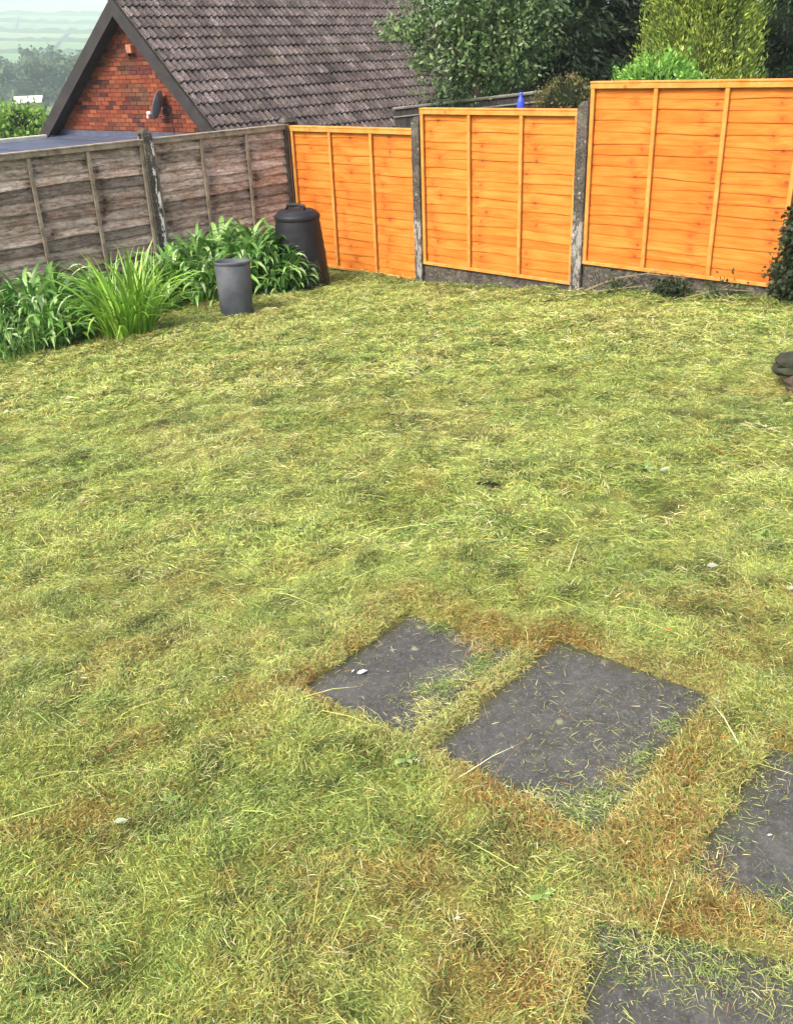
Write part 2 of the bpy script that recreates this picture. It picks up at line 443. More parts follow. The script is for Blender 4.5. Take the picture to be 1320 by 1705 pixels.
M['slab'] = [mat_slab('dark_paving_slab_%s' % c, i, h[0]/2, h[1]/2) for i, (c, h) in enumerate(zip('abcd', [(0.54, 0.44), (0.645, 0.505), (0.53, 0.62), (0.60, 0.60)]))]
M['ground'] = mat_ground()
M['hill'] = mat_hill()

# ------------------------------------------------------------------ lie of the land
CX, CY = -1.02747, 11.36781                              # fence corner
TO, TL = -0.750483, -2.327471                            # headings of the orange fence and the left fence
DO = np.array([math.cos(TO), math.sin(TO)]); NO = np.array([-math.sin(TO), math.cos(TO)])   # NO points away from the lawn
DL = np.array([math.cos(TL), math.sin(TL)]); NL = np.array([math.sin(TL), -math.cos(TL)])   # away from the lawn
def beyond(x, y):
    dx, dy = np.asarray(x) - CX, np.asarray(y) - CY
    return dx*NO[0] + dy*NO[1], dx*NL[0] + dy*NL[1]
def plane(x, y): return -1.485 + 0.0523*x - 0.069*y

UL = np.array([0.653, 0.757]); VL = np.array([0.757, -0.653])      # slab axes
SLABS = [  # centre is worked out from one corner: corner, u axis, v axis, size u, size v
    ((-0.318, 2.190), UL, VL, 0.54, 0.44),
    ((0.052, 1.852), UL, np.array([0.70, -0.714]), 0.645, 0.505),
    ((0.545, 1.375), UL, VL, 0.53, 0.62),
    ((0.362, 1.290), np.array([-0.372, -0.928]), np.array([0.928, -0.372]), 0.60, 0.60),
]
def slab_uv(k, x, y):
    c, u, v, a, b = SLABS[k]
    dx, dy = np.asarray(x) - c[0], np.asarray(y) - c[1]
    det = u[0]*v[1] - u[1]*v[0]
    return (dx*v[1] - dy*v[0])/det, (dy*u[0] - dx*u[1])/det, a, b
def slab_sd(x, y):
    """signed distance to the nearest slab outline (negative inside)"""
    best = np.full(np.shape(x), 9.0)
    for k in range(4):
        u, v, a, b = slab_uv(k, x, y)
        qx = np.abs(u - a/2) - a/2; qy = np.abs(v - b/2) - b/2
        d = np.hypot(np.maximum(qx, 0), np.maximum(qy, 0)) + np.minimum(np.maximum(qx, qy), 0)
        best = np.minimum(best, d)
    return best
def bumps(x, y):
    return (noise2(x, y, 0.55, 1) - 0.5)*0.05 + (noise2(x, y, 0.2, 2) - 0.5)*0.035 + (noise2(x, y, 0.09, 6) - 0.5)*0.036 + (noise2(x, y, 1.7, 3) - 0.5)*0.06
def ridge(x, y):
    d = slab_sd(x, y)
    return np.where(d > 0, 0.020*np.exp(-((d - 0.06)/0.07)**2) * (0.5 + noise2(x, y, 0.16, 4)), 0)
def ground_z(x, y):
    x = np.asarray(x, float); y = np.asarray(y, float)
    r = np.hypot(x, y); bo, bl = beyond(x, y)
    near = plane(np.clip(x, -8, 9), np.clip(y, -4, 16)) + bumps(x, y) * sstep(9, 6, np.hypot(x, y - 5)) * sstep(0.0, 0.12, slab_sd(x, y)) + ridge(x, y)
    near = near - 0.075 * sstep(-1.9, -0.15, bo) * sstep(-1.0, -2.0, bl)
    near = near - 0.09 * sstep(0.0, -0.05, slab_sd(x, y))
    rk = np.array([0, 20, 45, 90, 200, 420, 640, 800, 1030, 1500, 2160, 2830, 3500, 4300])
    hk = np.array([-2.4, -3.2, -4.6, -6.5, -9, -13.5, -15, -8, 13, 51, 106, 165, 205, 212])
    far = np.interp(r, rk, hk)
    far = far + (noise2(x, y, 260, 5) - 0.5) * 15 * sstep(500, 2000, r) + (noise2(x, y, 30, 6) - 0.5) * 1.2 * sstep(30, 120, r)
    t = np.maximum(sstep(0.4, 9, np.maximum(bl, bo * 0.45)), sstep(16, 38, r))
    return near*(1 - t) + far*t
gz = lambda x, y: float(ground_z(np.array([x]), np.array([y]))[0])

def polar(name, radii, angs, mat):
    rr, aa = np.meshgrid(radii, angs, indexing='ij')
    X = rr*np.sin(aa); Y = rr*np.cos(aa)
    Z = ground_z(X, Y)
    V = np.stack([X, Y, Z], -1).reshape(-1, 3)
    n, m = len(radii), len(angs)
    i, j = np.meshgrid(np.arange(n-1), np.arange(m), indexing='ij')
    a = i*m + j; b = i*m + (j+1) % m; c = (i+1)*m + (j+1) % m; d = (i+1)*m + j
    Q = np.stack([a.ravel(), b.ravel(), c.ravel(), d.ravel()], 1)
    if Z is not None: Q = Q[:, ::-1]
    return link(name, tri_mesh(name, V, Q, mat, smooth=True))
angs = np.concatenate([np.arange(-60, 60, 0.4), np.arange(60, 300, 5.0)]) * math.pi/180
def patch_colour(x, y):
    """colour of the turf, patch by patch: lush green, olive moss, straw, rusty thatch, painted shade of dark pits"""
    def nz(sc, k, sharp=(0.3, 0.7)): return sstep(sharp[0], sharp[1], noise2(x, y, sc, k)*0.62 + noise2(x, y, sc*0.37, k + 3)*0.38)[..., None]
    lush = np.array([0.25, 0.37, 0.085]); olive = np.array([0.40, 0.455, 0.095]); lime = np.array([0.54, 0.62, 0.155]); straw = np.array([0.68, 0.60, 0.22]); rust = np.array([0.43, 0.265, 0.085]); dark = np.array([0.055, 0.075, 0.026])
    dist = np.hypot(x, y); d = slab_sd(x, y)
    c = olive + (lime - olive)*nz(0.50, 7, (0.32, 0.66))
    c = c + (straw - c)*(nz(0.75, 8, (0.40, 0.75))*(0.26 + 0.28*sstep(2.5, 5.5, dist))[..., None])
    c = c + (lush - c)*nz(0.24, 9, (0.52, 0.76))*0.65
    c = c + (rust - c)*nz(0.17, 12, (0.50, 0.76))*(0.30 + 0.28*sstep(4.2, 2.0, dist))[..., None]
    c = c + (dark - c)*nz(0.13, 13, (0.56, 0.78))*0.62  # shade in the pits between tufts, painted as dark spots
    c = c + (dark*1.5 - c)*nz(0.06, 4, (0.55, 0.78))*0.6  # smaller pits, the same painted shade
    dry = np.clip(sstep(0.10, 0.01, d)*(0.05 + 1.15*noise2(x, y, 0.26, 10)), 0, 0.9)
    gold = straw*0.80 + (np.array([0.37, 0.205, 0.062]) - straw*0.80)*nz(0.17, 14, (0.36, 0.68))
    c = c + (gold - c)*dry[..., None]
    for (px_, py_, r_, k_) in [(.12, 1.80, .06, .8), (.20, 1.70, .07, .85), (.29, 1.60, .07, .8), (.38, 1.50, .08, .8), (.47, 1.42, .08, .7), (.66, 1.70, .07, .9), (.60, 1.58, .06, .9), (.73, 1.80, .07, .8), (.54, 1.46, .07, .7), (.60, 1.26, .07, .6), (.05, 2.70, .08, .7), (.18, 2.58, .07, .75), (.30, 2.46, .06, .75), (.40, 2.40, .05, .7), (.10, 1.30, .16, .45), (-.25, 1.15, .15, .4), (-.02, 1.45, .12, .35), (.22, 1.12, .12, .55), (-.75, 1.75, .13, .35)]:
        g_ = np.exp(-((x - px_)**2 + (y - py_)**2)/r_**2)*k_*(0.45 + 0.9*noise2(x, y, 0.05, 2))
        c = c + (np.array([0.40, 0.215, 0.062])*(0.8 + 0.5*noise2(x, y, 0.035, 6))[..., None] - c)*np.clip(g_, 0, 0.95)[..., None]
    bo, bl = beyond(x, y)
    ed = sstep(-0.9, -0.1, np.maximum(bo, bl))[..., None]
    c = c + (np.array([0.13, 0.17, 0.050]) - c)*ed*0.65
    return c, dry
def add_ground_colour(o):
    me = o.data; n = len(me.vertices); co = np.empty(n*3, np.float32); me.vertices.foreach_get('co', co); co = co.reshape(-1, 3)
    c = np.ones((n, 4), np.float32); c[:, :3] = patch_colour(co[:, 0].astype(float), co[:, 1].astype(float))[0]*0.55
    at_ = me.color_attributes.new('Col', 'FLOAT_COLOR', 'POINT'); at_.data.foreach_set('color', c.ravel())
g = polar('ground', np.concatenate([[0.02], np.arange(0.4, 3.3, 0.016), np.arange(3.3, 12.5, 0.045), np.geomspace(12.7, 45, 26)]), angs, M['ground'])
tag(g, kind='structure')
add_ground_colour(g)
hl = polar('hillside', np.geomspace(45, 4200, 100), angs, M['hill'])
tag(hl, kind='structure')

# ------------------------------------------------------------------ brick house beyond the left fence
HA = R(40)
HG = Vector((math.sin(HA), math.cos(HA), 0)); HE = Vector((math.cos(HA), -math.sin(HA), 0))
APEX = Vector((-4.711, 19.0, 1.086))
WL, WR, DROP = 2.976, 2.358, 2.188
house = empty('brick_house', (APEX.x, APEX.y, gz(APEX.x, APEX.y)), math.pi/2 - HA - math.pi/2)
tag(house, 'red brick house with dark bargeboards and brown ribbed tile roof behind the weathered fence', 'house')
# local frame: x along the gable to the right, y along the ridge away from the camera, z from the apex
HZ = APEX.z - house.location.z
def hb(name, mb, mat, parent=house, **k): return mb.build(name, mat, parent, **k)
SLR, SLL = DROP/WR, DROP/WL
LEN = 9.3                                                # length of the ridge
mb = MB()                                                # mortar backing of the gable, down to the ground
zf = -HZ - 0.6
pr = [(-WL + 0.1, zf), (WR*1.12, zf), (WR*1.12, -SLR*WR*1.12 - 0.12), (0, -0.16), (-WL + 0.1, -SLL*(WL - 0.1) - 0.16)]
ya, yb = 0.30, 0.50
mb.add([(x, ya, z + HZ) for x, z in pr] + [(x, yb, z + HZ) for x, z in pr], [(0,1,2,3,4), (9,8,7,6,5)] + [(i, i+5, (i+1) % 5 + 5, (i+1) % 5) for i in range(5)])
gw = hb('gable_wall', mb, M['mortar'])
mb = MB(); mb.box(-0.1075, 0.1075, -0.018, 0.03, -0.0325, 0.0325)
bme = mb.mesh('brick', M['brick'])
bcols = [((0.205, 0.055, 0.028), 7), ((0.165, 0.043, 0.024), 5), ((0.25, 0.078, 0.038), 4), ((0.105, 0.030, 0.022), 3), ((0.050, 0.020, 0.021), 2.4), ((0.085, 0.050, 0.026), 0.9)]
cnt = 0
for row in range(0, 33):
    z = -0.20 - 0.075*row
    x = -3.2 + (0.1125 if row % 2 else 0)
    while x < 3.2:
        x += 0.225
        if x - 0.07 < -(-z - 0.10)/SLL or x + 0.07 > (-z - 0.10)/SLR: continue
        if x < -2.62 and z < -2.2: continue
        c = random.choices([b[0] for b in bcols], [b[1] for b in bcols])[0]
        f = random.uniform(0.8, 1.2)
        if 15 < row < 22 and -0.3 < x < 0.4 and random.random() < 0.4: c = (0.12, 0.06, 0.035)
        if row in (10, 13, 14) and -0.2 < x < 0.55: c = (0.10, 0.03, 0.03)
        o = link('brick', bme, gw, loc=(x + random.uniform(-.003, .003), 0.30 - random.uniform(0, .004), z + HZ), rot=(0, 0, random.uniform(-.01, .01)), color=(c[0]*f, c[1]*f, c[2]*f, 1))
        cnt += 1
# plinth wall of the eaves side
mb = MB(); mb.box(WR*1.12 - 0.25, WR*1.12 - 0.02, 0.50, LEN, -0.6, HZ - SLR*WR*1.12 - 0.16); hb('side_wall', mb, M['mortar'])
# roof decks
rf = MB()
tk = 0.07
EV = WR*1.24
LV = WL*1.10
rf.add([(0, 0.03, -0.03), (EV, 0.03, -SLR*EV - 0.03), (EV, LEN, -SLR*EV - 0.03), (0, LEN, -0.03), (0, 0.03, -0.03 - tk), (EV, 0.03, -SLR*EV - 0.03 - tk), (EV, LEN, -SLR*EV - 0.03 - tk), (0, LEN, -0.03 - tk)],
       [(0,1,2,3), (7,6,5,4), (0,4,5,1), (1,5,6,2), (2,6,7,3)])
rf.add([(0, 0.03, -0.03), (-LV, 0.03, -SLL*LV - 0.03), (-LV, LEN, -SLL*LV - 0.03), (0, LEN, -0.03), (0, 0.03, -0.03 - tk), (-LV, 0.03, -SLL*LV - 0.03 - tk), (-LV, LEN, -SLL*LV - 0.03 - tk), (0, LEN, -0.03 - tk)],
       [(3,2,1,0), (4,5,6,7), (1,5,4,0), (2,6,5,1), (3,7,6,2)])
roof = hb('roof', rf, M['dark_fence'], loc=(0, 0, HZ))
# tiles on the slope that faces the lawn
RLEN = math.hypot(EV, SLR*EV)
gauge, tw = 0.262, 0.30
sl_a = math.atan2(SLR, 1)
prof = []
for i in range(9):
    u = i/8
    prof.append((u*tw, 0.046*max(0, math.cos(4*math.pi*u + math.pi))**0.8))
mb = MB()
vs_ = [(x, 0.0, h) for x, h in prof] + [(x, -(gauge + 0.045), h + 0.040) for x, h in prof] + [(x, -(gauge + 0.045), h - 0.004) for x, h in prof]
fs_ = []
for i in range(8):
    fs_.append((i, 9 + i, 10 + i, i + 1)); fs_.append((9 + i, 18 + i, 19 + i, 10 + i))
fs_.append((0, 18, 9)); fs_.append((8, 17, 26))
mb.add(vs_, fs_)
tme = mb.mesh('roof_tile', M['tile'])
# tile frame: x along ridge (house +y), -y down the slope, z normal
tm = Matrix(((0, -math.cos(sl_a), math.sin(sl_a)), (1, 0, 0), (0, math.sin(sl_a), math.cos(sl_a)))).to_4x4()
tiles = []
nrow = int(RLEN / gauge)
for row in range(nrow + 1):
    d0 = row*gauge
    for c in range(int((LEN - 0.02)/tw)):
        y = 0.03 + c*tw
        p = Vector((d0*math.cos(sl_a), y, -d0*math.sin(sl_a) + 0.012))
        tiles.append((row, c, p))
# those nearest and not behind the tree show largest
tiles.sort(key=lambda t: t[1]*tw + max(0, 6 - t[0])*0.15)
big = tiles[:300]; rest = tiles[300:]
for (row, c, p) in big:
    m = Matrix.Translation(p) @ tm @ Euler((random.gauss(0, .012), random.gauss(0, .008), random.gauss(0, .008))).to_matrix().to_4x4()
    o = link('roof_tile', tme, roof); o.matrix_local = m
    t = min(1, max(0, random.gauss(0.45, 0.2))); o.color = (t, t, t, 1)
mb2 = MB()
for (row, c, p) in rest:
    m = Matrix.Translation(p) @ tm @ Euler((random.gauss(0, .012), random.gauss(0, .008), random.gauss(0, .008))).to_matrix().to_4x4()
    mb2.add([m @ Vector(v) for v in vs_], fs_)
if rest:
    o = mb2.build('roof_tiles', M['tile'], roof); o['kind'] = 'stuff'; o.color = (0.45, 0.45, 0.45, 1)
# ridge tiles
mb = MB()
for c in range(int(LEN/0.45)):
    y = 0.02 + c*0.45
    pr = [(-0.13, -0.10), (-0.08, -0.01), (0, 0.035), (0.08, -0.01), (0.13, -0.10)]
    mb.add([(x, y, z + 0.03) for x, z in pr] + [(x, y + 0.44, z + 0.03) for x, z in pr], [(i, i+1, i+6, i+5) for i in range(4)])
hb('ridge', mb, M['tile'], roof)
# bargeboards and their verge strips
for sx, W_, SL_ in ((1, EV, SLR), (-1, LV, SLL)):
    n = math.hypot(1, SL_); dx, dz = 1/n, SL_/n
    L = W_*n
    nb = 0.25
    def pt(t, d, y): return (sx*(t*dx - d*dz*1.0), y, -t*dz - d*dx + HZ)
    mb = MB()
    q0 = [(0.0, 0.02), (L, 0.02), (L, nb), (0.0, nb*1.02)]
    cor = []
    for t, d in q0:
        x, y, z = pt(t, d, 0)
        if sx*x < 0.0: x, z = 0.0, -(nb*n if d > 0.1 else 0.02*n) + HZ
        cor.append((x, z))
    mb.add([(x, -0.005, z) for x, z in cor] + [(x, 0.028, z) for x, z in cor], [(3,2,1,0) if sx > 0 else (0,1,2,3), (4,5,6,7) if sx > 0 else (7,6,5,4), (0,1,5,4), (1,2,6,5), (2,3,7,6), (3,0,4,7)])
    hb('bargeboard', mb, M['barge'])
    mb = MB()                                                # soffit behind the board
    q1 = []
    for t, d in ((0.0, nb - 0.03), (L, nb - 0.03), (L, nb - 0.05), (0.0, nb - 0.05)):
        x, y, z = pt(t, d, 0)
        if sx*x < 0: x, z = 0.0, -d*n + HZ
        q1.append((x, z))
    mb.add([(x, 0.028, z) for x, z in q1] + [(x, 0.30, z) for x, z in q1], [(0,1,2,3), (7,6,5,4), (0,4,5,1), (1,5,6,2), (2,6,7,3), (3,7,4,0)])
    hb('soffit', mb, M['barge'])
# small terracotta vent high in the gable
mb = MB(); mb.box(-0.02, 0.14, 0.17, 0.30, HZ - 0.93, HZ - 0.78)
v_ = hb('wall_vent', mb, M['terracotta']); bevel(v_, 0.02)
mb = MB(); mb.box(-0.10, -0.02, 0.21, 0.30, HZ - 0.97, HZ - 0.83)  # dark box added left of the vent to stand for its shadow
v2 = hb('vent_shadow', mb, M['dark_metal'], v_); bevel(v2, 0.012)

# satellite dish on the gable
dp = APEX + HE*0.90 + HG*0.28 + Vector((0, 0, -1.92))
dish = empty('satellite_dish', dp, -HA)
tag(dish, 'small grey satellite dish fixed low on the red brick gable wall', 'satellite dish')
mb = MB()
for i in range(5):
    pass
prof = [(0.001, 0.0), (0.08, 0.006), (0.15, 0.022), (0.20, 0.042), (0.212, 0.047), (0.205, 0.052), (0.15, 0.032), (0.08, 0.016), (0.001, 0.010)]
mb.lathe(prof, 28, sq=1.18)
d_ = mb.build('dish', M['dish'], dish, smooth=True, loc=(-0.06, -0.17, 0.12))
aim = Vector((-0.86, -0.46, 0.34)).normalized()
d_.rotation_euler = aim.to_track_quat('Z', 'Y').to_euler()
d_.rotation_euler.rotate_axis('Z', 0.0)
mb = MB(); mb.tube([(-0.05, -0.16, -0.07), (-0.16, -0.22, -0.07), (-0.26, -0.27, -0.02)], [0.011, 0.011, 0.011], 6); mb.build('arm', M['dark_metal'], dish)
mb = MB(); mb.tube([(-0.30, -0.29, -0.01), (-0.24, -0.26, 0.0)], [0.035, 0.028], 10)
mb.tube([(-0.30, -0.29, -0.03), (-0.30, -0.29, -0.09)], [0.022, 0.022], 8); mb.build('receiver', M['pale_plastic'], dish)
mb = MB(); mb.box(-0.01, 0.04, -0.03, 0.0, -0.10, 0.10); mb.tube([(0.01, -0.03, 0.05), (-0.04, -0.15, 0.12)], [0.018, 0.018], 8); mb.build('bracket', M['dark_metal'], dish)
mb = MB(); mb.tube([(0.03, -0.02, -0.1), (0.05, -0.018, -0.5), (0.05, -0.018, -1.0)], [0.007]*3, 6); mb.build('cable', M['dark_metal'], dish)

# flat-roofed garage against the gable
FZ = -1.34
gar = empty('flat_roof_garage', (APEX.x, APEX.y, gz(APEX.x - 2, APEX.y - 3)), -HA)
tag(gar, 'low garage with blue grey felt flat roof and pale kerb against the brick gable', 'garage')
gzz = FZ - gar.location.z
XL, XR, YF, YBK = -2.92, 1.75, -4.9, 0.28
mb = MB(); mb.box(XL + .1, XR - .1, YF + .1, YBK - .02, -0.6, gzz - 0.10); mb.build('wall', M['mortar'], gar)
mb = MB(); mb.box(XL, XR, YF, YBK, gzz - 0.097, gzz); mb.build('felt_roof', M['felt'], gar)
mb = MB(); mb.box(XL - 0.06, XL + 0.06, YF, YBK + 0.25, gzz - 0.12, gzz + 0.075); bevel(mb.build('roof_kerb', M['kerb'], gar), 0.02)
mb = MB()
mb.add([(XL + .07, YBK - 0.35, gzz + .006), (XR, YBK - 0.35, gzz + .006), (XR, YBK - 0.012, gzz + .06), (XL + .07, YBK - 0.012, gzz + .06)], [(0,1,2,3)])
mb.add([(XL + .07, YBK - 0.012, gzz + .06), (XR, YBK - 0.012, gzz + .06), (XR, YBK - 0.008, gzz + .15), (XL + .07, YBK - 0.008, gzz + .15)], [(0,1,2,3)])
mb.build('lead_flashing', M['lead'], gar)
mb = MB()
for i in range(3): mb.box(XL + .08, XR, YF + 0.95 + i*1.0, YF + 1.03 + i*1.0, gzz + 0.001, gzz + 0.012)
mb.build('felt_lap', M['felt'], gar)

# ------------------------------------------------------------------ fences
def plank_mesh(W, z0, z1, seed, mat):
    r_ = random.Random(seed)
    n = 8
    a1, a2, p1, p2 = r_.uniform(.003, .009), r_.uniform(.002, .005), r_.uniform(0, 6), r_.uniform(0, 6)
    f1, f2 = r_.uniform(2, 5), r_.uniform(6, 11)
    mb = MB(); vs = []
    for i in range(n + 1):
        x = 0.012 + (W - 0.024)*i/n
        zb = z0 + a1*math.sin(f1*x + p1) + a2*math.sin(f2*x + p2)
        yb = -(0.0115 if mat is M['orange'] else 0.019) + 0.0025*math.sin(3.1*x + p2)
        vs += [(x, yb, zb), (x, -0.003, z1), (x, yb + 0.009, zb), (x, yb - 0.0005, zb + 0.012)]
    fs = []
    for i in range(n):
        a = 4*i; b = a + 4
        fs += [(a+3, b+3, b+1, a+1), (a, b, b+3, a+3), (a+2, b+2, b, a)]
    mb.add(vs, fs)
    return mb.mesh('plank', mat)

def fence_panel(ox, oy, hd, z, W, H, style, label, seed, nb=14, group=None, deep=0.0):
    """origin at the lower left corner, x along the panel, lawn side at -y"""
    t = empty('fence_panel', (ox, oy, z), hd)
    tag(t, label, 'fence panel', group)
    bm_, tm_ = (M['orange'], M['orange_trim']) if style == 'orange' else (M['grey'], M['grey_trim'])
    pitch = (H - 0.05)/nb
    r_ = random.Random(seed)
    tone = 0.8
    zc = 0.012
    for i in range(nb):
        h = pitch*r_.uniform(0.88, 1.12) if 0 < i < nb - 1 else pitch
        zt = min(zc + h + 0.03, H - 0.02) if i < nb - 1 else H - 0.012
        me = plank_mesh(W, zc, zt, seed*97 + i, bm_)
        zc += h
        frac = i/(nb - 1)
        if style == 'orange': tn = min(1, max(0, r_.gauss(0.90 - deep, 0.16)))
        else: tn = min(1, max(0, r_.gauss(0.52, 0.30)))
        link('plank', me, t, color=(tn, seed*0.37 % 1, 0, 1))
    for x in (0.0, W/3 - 0.018, 2*W/3 - 0.018, W - 0.034):
        mb = MB(); mb.box(x, x + 0.036, -0.046, -0.0245, 0.032, H - 0.046)
        o = mb.build('batten', tm_, t); bevel(o, 0.003, 1)
        if style == 'orange': tag(o)
        mb = MB(); mb.box(x, x + 0.036, 0.013, 0.033, 0.0, H - 0.002); mb.build('rear_batten', tm_, t)
    mb = MB(); mb.box(-0.004, W + 0.004, -0.049, -0.024, H - 0.045, H - 0.004); bevel(mb.build('top_rail', tm_, t), 0.003, 1)
    mb = MB(); mb.box(-0.006, W + 0.006, -0.053, 0.036, H - 0.003, H + 0.013); bevel(mb.build('capping', tm_, t), 0.003, 1)
    mb = MB(); mb.box(-0.002, W + 0.002, -0.048, -0.024, 0.0, 0.031); bevel(mb.build('bottom_rail', tm_, t), 0.003, 1)
    return t

def post(s, fence, ztop, label, mat, w=0.095, d=0.105, group='concrete posts between the fence panels', lean=0.0):
    D_ = DO if fence == 'O' else DL
    x, y = CX + s*D_[0], CY + s*D_[1]
    zb = gz(x, y) - 0.25
    hd = TO if fence == 'O' else TL + math.pi
    t = empty('concrete_post', (x, y, zb), hd)
    tag(t, label, 'fence post', group)
    H = ztop - zb
    mb = MB()
    n = 14
    # H section: front flange, web, back flange, with a weathered (sloping) top
    r_ = random.Random(int(s*100) + (7 if fence == 'L' else 3))
    def ring(z, f): return [(-w/2*f, -d/2*f, z), (w/2*f, -d/2*f, z), (w/2*f, -d/2*f + 0.035, z), (w/2*f - 0.022, -d/2*f + 0.040, z), (w/2*f - 0.022, d/2*f - 0.040, z), (w/2*f, d/2*f - 0.035, z), (w/2*f, d/2*f, z), (-w/2*f, d/2*f, z), (-w/2*f, d/2*f - 0.035, z), (-w/2*f + 0.022, d/2*f - 0.040, z), (-w/2*f + 0.022, -d/2*f + 0.040, z), (-w/2*f, -d/2*f + 0.035, z)]
    vs = []
    for i in range(n + 1):
        for (a, b, z) in ring(H*i/n - (0.03 if i == n else 0), 1): vs.append((a + r_.gauss(0, .0012), b + r_.gauss(0, .0012), z))
    fs = []
    for i in range(n):
        for k in range(12): fs.append((i*12 + k, i*12 + (k+1) % 12, (i+1)*12 + (k+1) % 12, (i+1)*12 + k))
    mb.add(vs, fs)
    mb.build('shaft', mat, t, loc=(0, -0.012, 0))
    mb = MB()
    mb.add([(-w/2, -d/2, H - 0.031), (w/2, -d/2, H - 0.031), (w/2, d/2, H - 0.031), (-w/2, d/2, H - 0.031), (-w/2 + .022, -d/2 + .03, H + .012), (w/2 - .022, -d/2 + .03, H + .012), (w/2 - .022, d/2 - .02, H + .012), (-w/2 + .022, d/2 - .02, H + .012)],
           [(0,1,5,4), (1,2,6,5), (2,3,7,6), (3,0,4,7), (4,5,6,7), (3,2,1,0)])
    mb.build('weathered_top', M['concrete'], t, loc=(0, -0.012, 0))
    return t

def gravel_board(ox, oy, hd, z, W, H, label, mat, group='concrete gravel boards under the fence'):
    t = empty('gravel_board', (ox, oy, z), hd)
    tag(t, label, 'gravel board', group)
    mb = MB(); mb.box(0.0, W, -0.022, 0.022, -0.25, H)
    o = mb.build('board', mat, t); bevel(o, 0.006, 1)
    return t

SP = 1.93
def opt(s): return CX + s*DO[0], CY + s*DO[1]
def lpt(s): return CX + s*DL[0], CY + s*DL[1]
W_ = 1.82
for i, (zb, zt, lab, sd_, dp_) in enumerate([
        (-2.222, -0.711, 'lowest orange fence panel, beside the black compost bin at the corner', 3, 0.10),
        (-2.027, -0.518, 'middle orange fence panel, taller than the corner one and standing over bare concrete', 5, 0.02),
        (-1.819, -0.300, 'tallest orange fence panel, at the right with ivy at its edge', 9, 0.22)]):
    x, y = opt(i*SP + 0.055)
    fence_panel(x, y, TO, zb, W_ + (0.03 if i == 0 else 0), zt - zb, 'orange', lab, sd_, 17, 'orange stained fence panels', dp_)
for i, (lab, sd_) in enumerate([('weathered grey brown fence panel next to the fence corner, behind the broad green leaves', 12), ('weathered grey brown fence panel at the left edge, left of the white stained post', 17)]):
    x, y = lpt((i + 1)*SP - 0.055)
    fence_panel(x, y, TL + math.pi, -1.885, W_, 1.885 - 0.692, 'grey', lab, sd_, 12, 'weathered fence panels')
post(-0.01, 'O', -0.63, 'dark concrete corner post where the weathered and orange fences meet', M['concrete_dark'], 0.12, 0.19)
post(SP, 'O', -0.60, 'slim lichen speckled concrete post between the lowest and middle orange panels', M['concrete_low'])
post(2*SP, 'O', -0.455, 'wide dark concrete post between the middle and tallest orange panels', M['concrete_low'], 0.105, 0.12)
post(SP, 'L', -0.60, 'concrete post streaked with flaking white paint in the weathered fence', M['concrete_paint'], 0.10, 0.12)
for i, (zt, lab) in enumerate([(-2.03, 'mossy concrete gravel board under the middle orange panel'), (-1.822, 'concrete gravel board under the tallest orange panel, behind weeds and twigs')]):
    x, y = opt((i + 1)*SP + 0.05)
    gravel_board(x, y, TO, zt - 0.30, SP - 0.10, 0.296, lab, M['concrete'])
for i, lab in enumerate(['gravel board under the weathered panel at the corner, behind the leafy clumps', 'pale gravel board under the weathered panel at the left edge']):
    x, y = lpt((i + 1)*SP - 0.05)
    gravel_board(x, y, TL + math.pi, -1.888 - 0.30, SP - 0.10, 0.296, lab, M['concrete'])

# ------------------------------------------------------------------ paving slabs
labs = ['smaller dark paving slab farthest from the camera, with a white leaf on it', 'large clean dark paving slab in the middle, raised edge showing',
        'dark paving slab cut off by the right edge of the photo', 'dark paving slab in the lower right corner, half covered with cut grass']
for k in range(4):
    c, u, v, a, b = SLABS[k]
    cx, cy = c[0] + u[0]*a/2 + v[0]*b/2, c[1] + u[1]*a/2 + v[1]*b/2
    zc = plane(cx, cy) + (-0.004, 0.010, 0.0, -0.002)[k]
    mb = MB()
    n = 15
    r_ = random.Random(k + 40)
    ring = []
    for (p, q_) in (((-1,-1),(1,-1)), ((1,-1),(1,1)), ((1,1),(-1,1)), ((-1,1),(-1,-1))):
        for i in range(n):
            t = i/n
            x = (p[0] + (q_[0]-p[0])*t)*a/2; y = (p[1] + (q_[1]-p[1])*t)*b/2
            j = 1 - abs(r_.gauss(0, .004)) - (0.008 if i == 0 else 0)
            wx, wy = u[0]*x*j + v[0]*y*j, u[1]*x*j + v[1]*y*j
            ring.append((wx*u[0] + wy*u[1], -wx*u[1] + wy*u[0]))
    m_ = len(ring)
    vs = [(x*0.985, y*0.985, 0.0) for x, y in ring] + [(x, y, -0.007) for x, y in ring] + [(x, y, -0.05) for x, y in ring]
    fs = [tuple(range(m_))] + [(i, m_ + i, m_ + (i+1) % m_, (i+1) % m_) for i in range(m_)] + [(m_ + i, 2*m_ + i, 2*m_ + (i+1) % m_, m_ + (i+1) % m_) for i in range(m_)]
    mb.add(vs, fs)
    o = mb.build('paving_slab', M['slab'][k])
    bm = bmesh.new(); bm.from_mesh(o.data); bmesh.ops.recalc_face_normals(bm, faces=bm.faces); bm.to_mesh(o.data); bm.free()
    sx = (0.0523, -0.069)                                  # lies with the lawn's slope
    ex = Vector((u[0], u[1], u[0]*sx[0] + u[1]*sx[1])).normalized(); nz_ = Vector((-sx[0], -sx[1], 1)).normalized(); ey = nz_.cross(ex)
    o.matrix_world = Matrix(((ex.x, ey.x, nz_.x, cx), (ex.y, ey.y, nz_.y, cy), (ex.z, ey.z, nz_.z, zc), (0, 0, 0, 1)))
    tag(o, labs[k], 'paving slab', 'dark paving slabs set in the lawn')

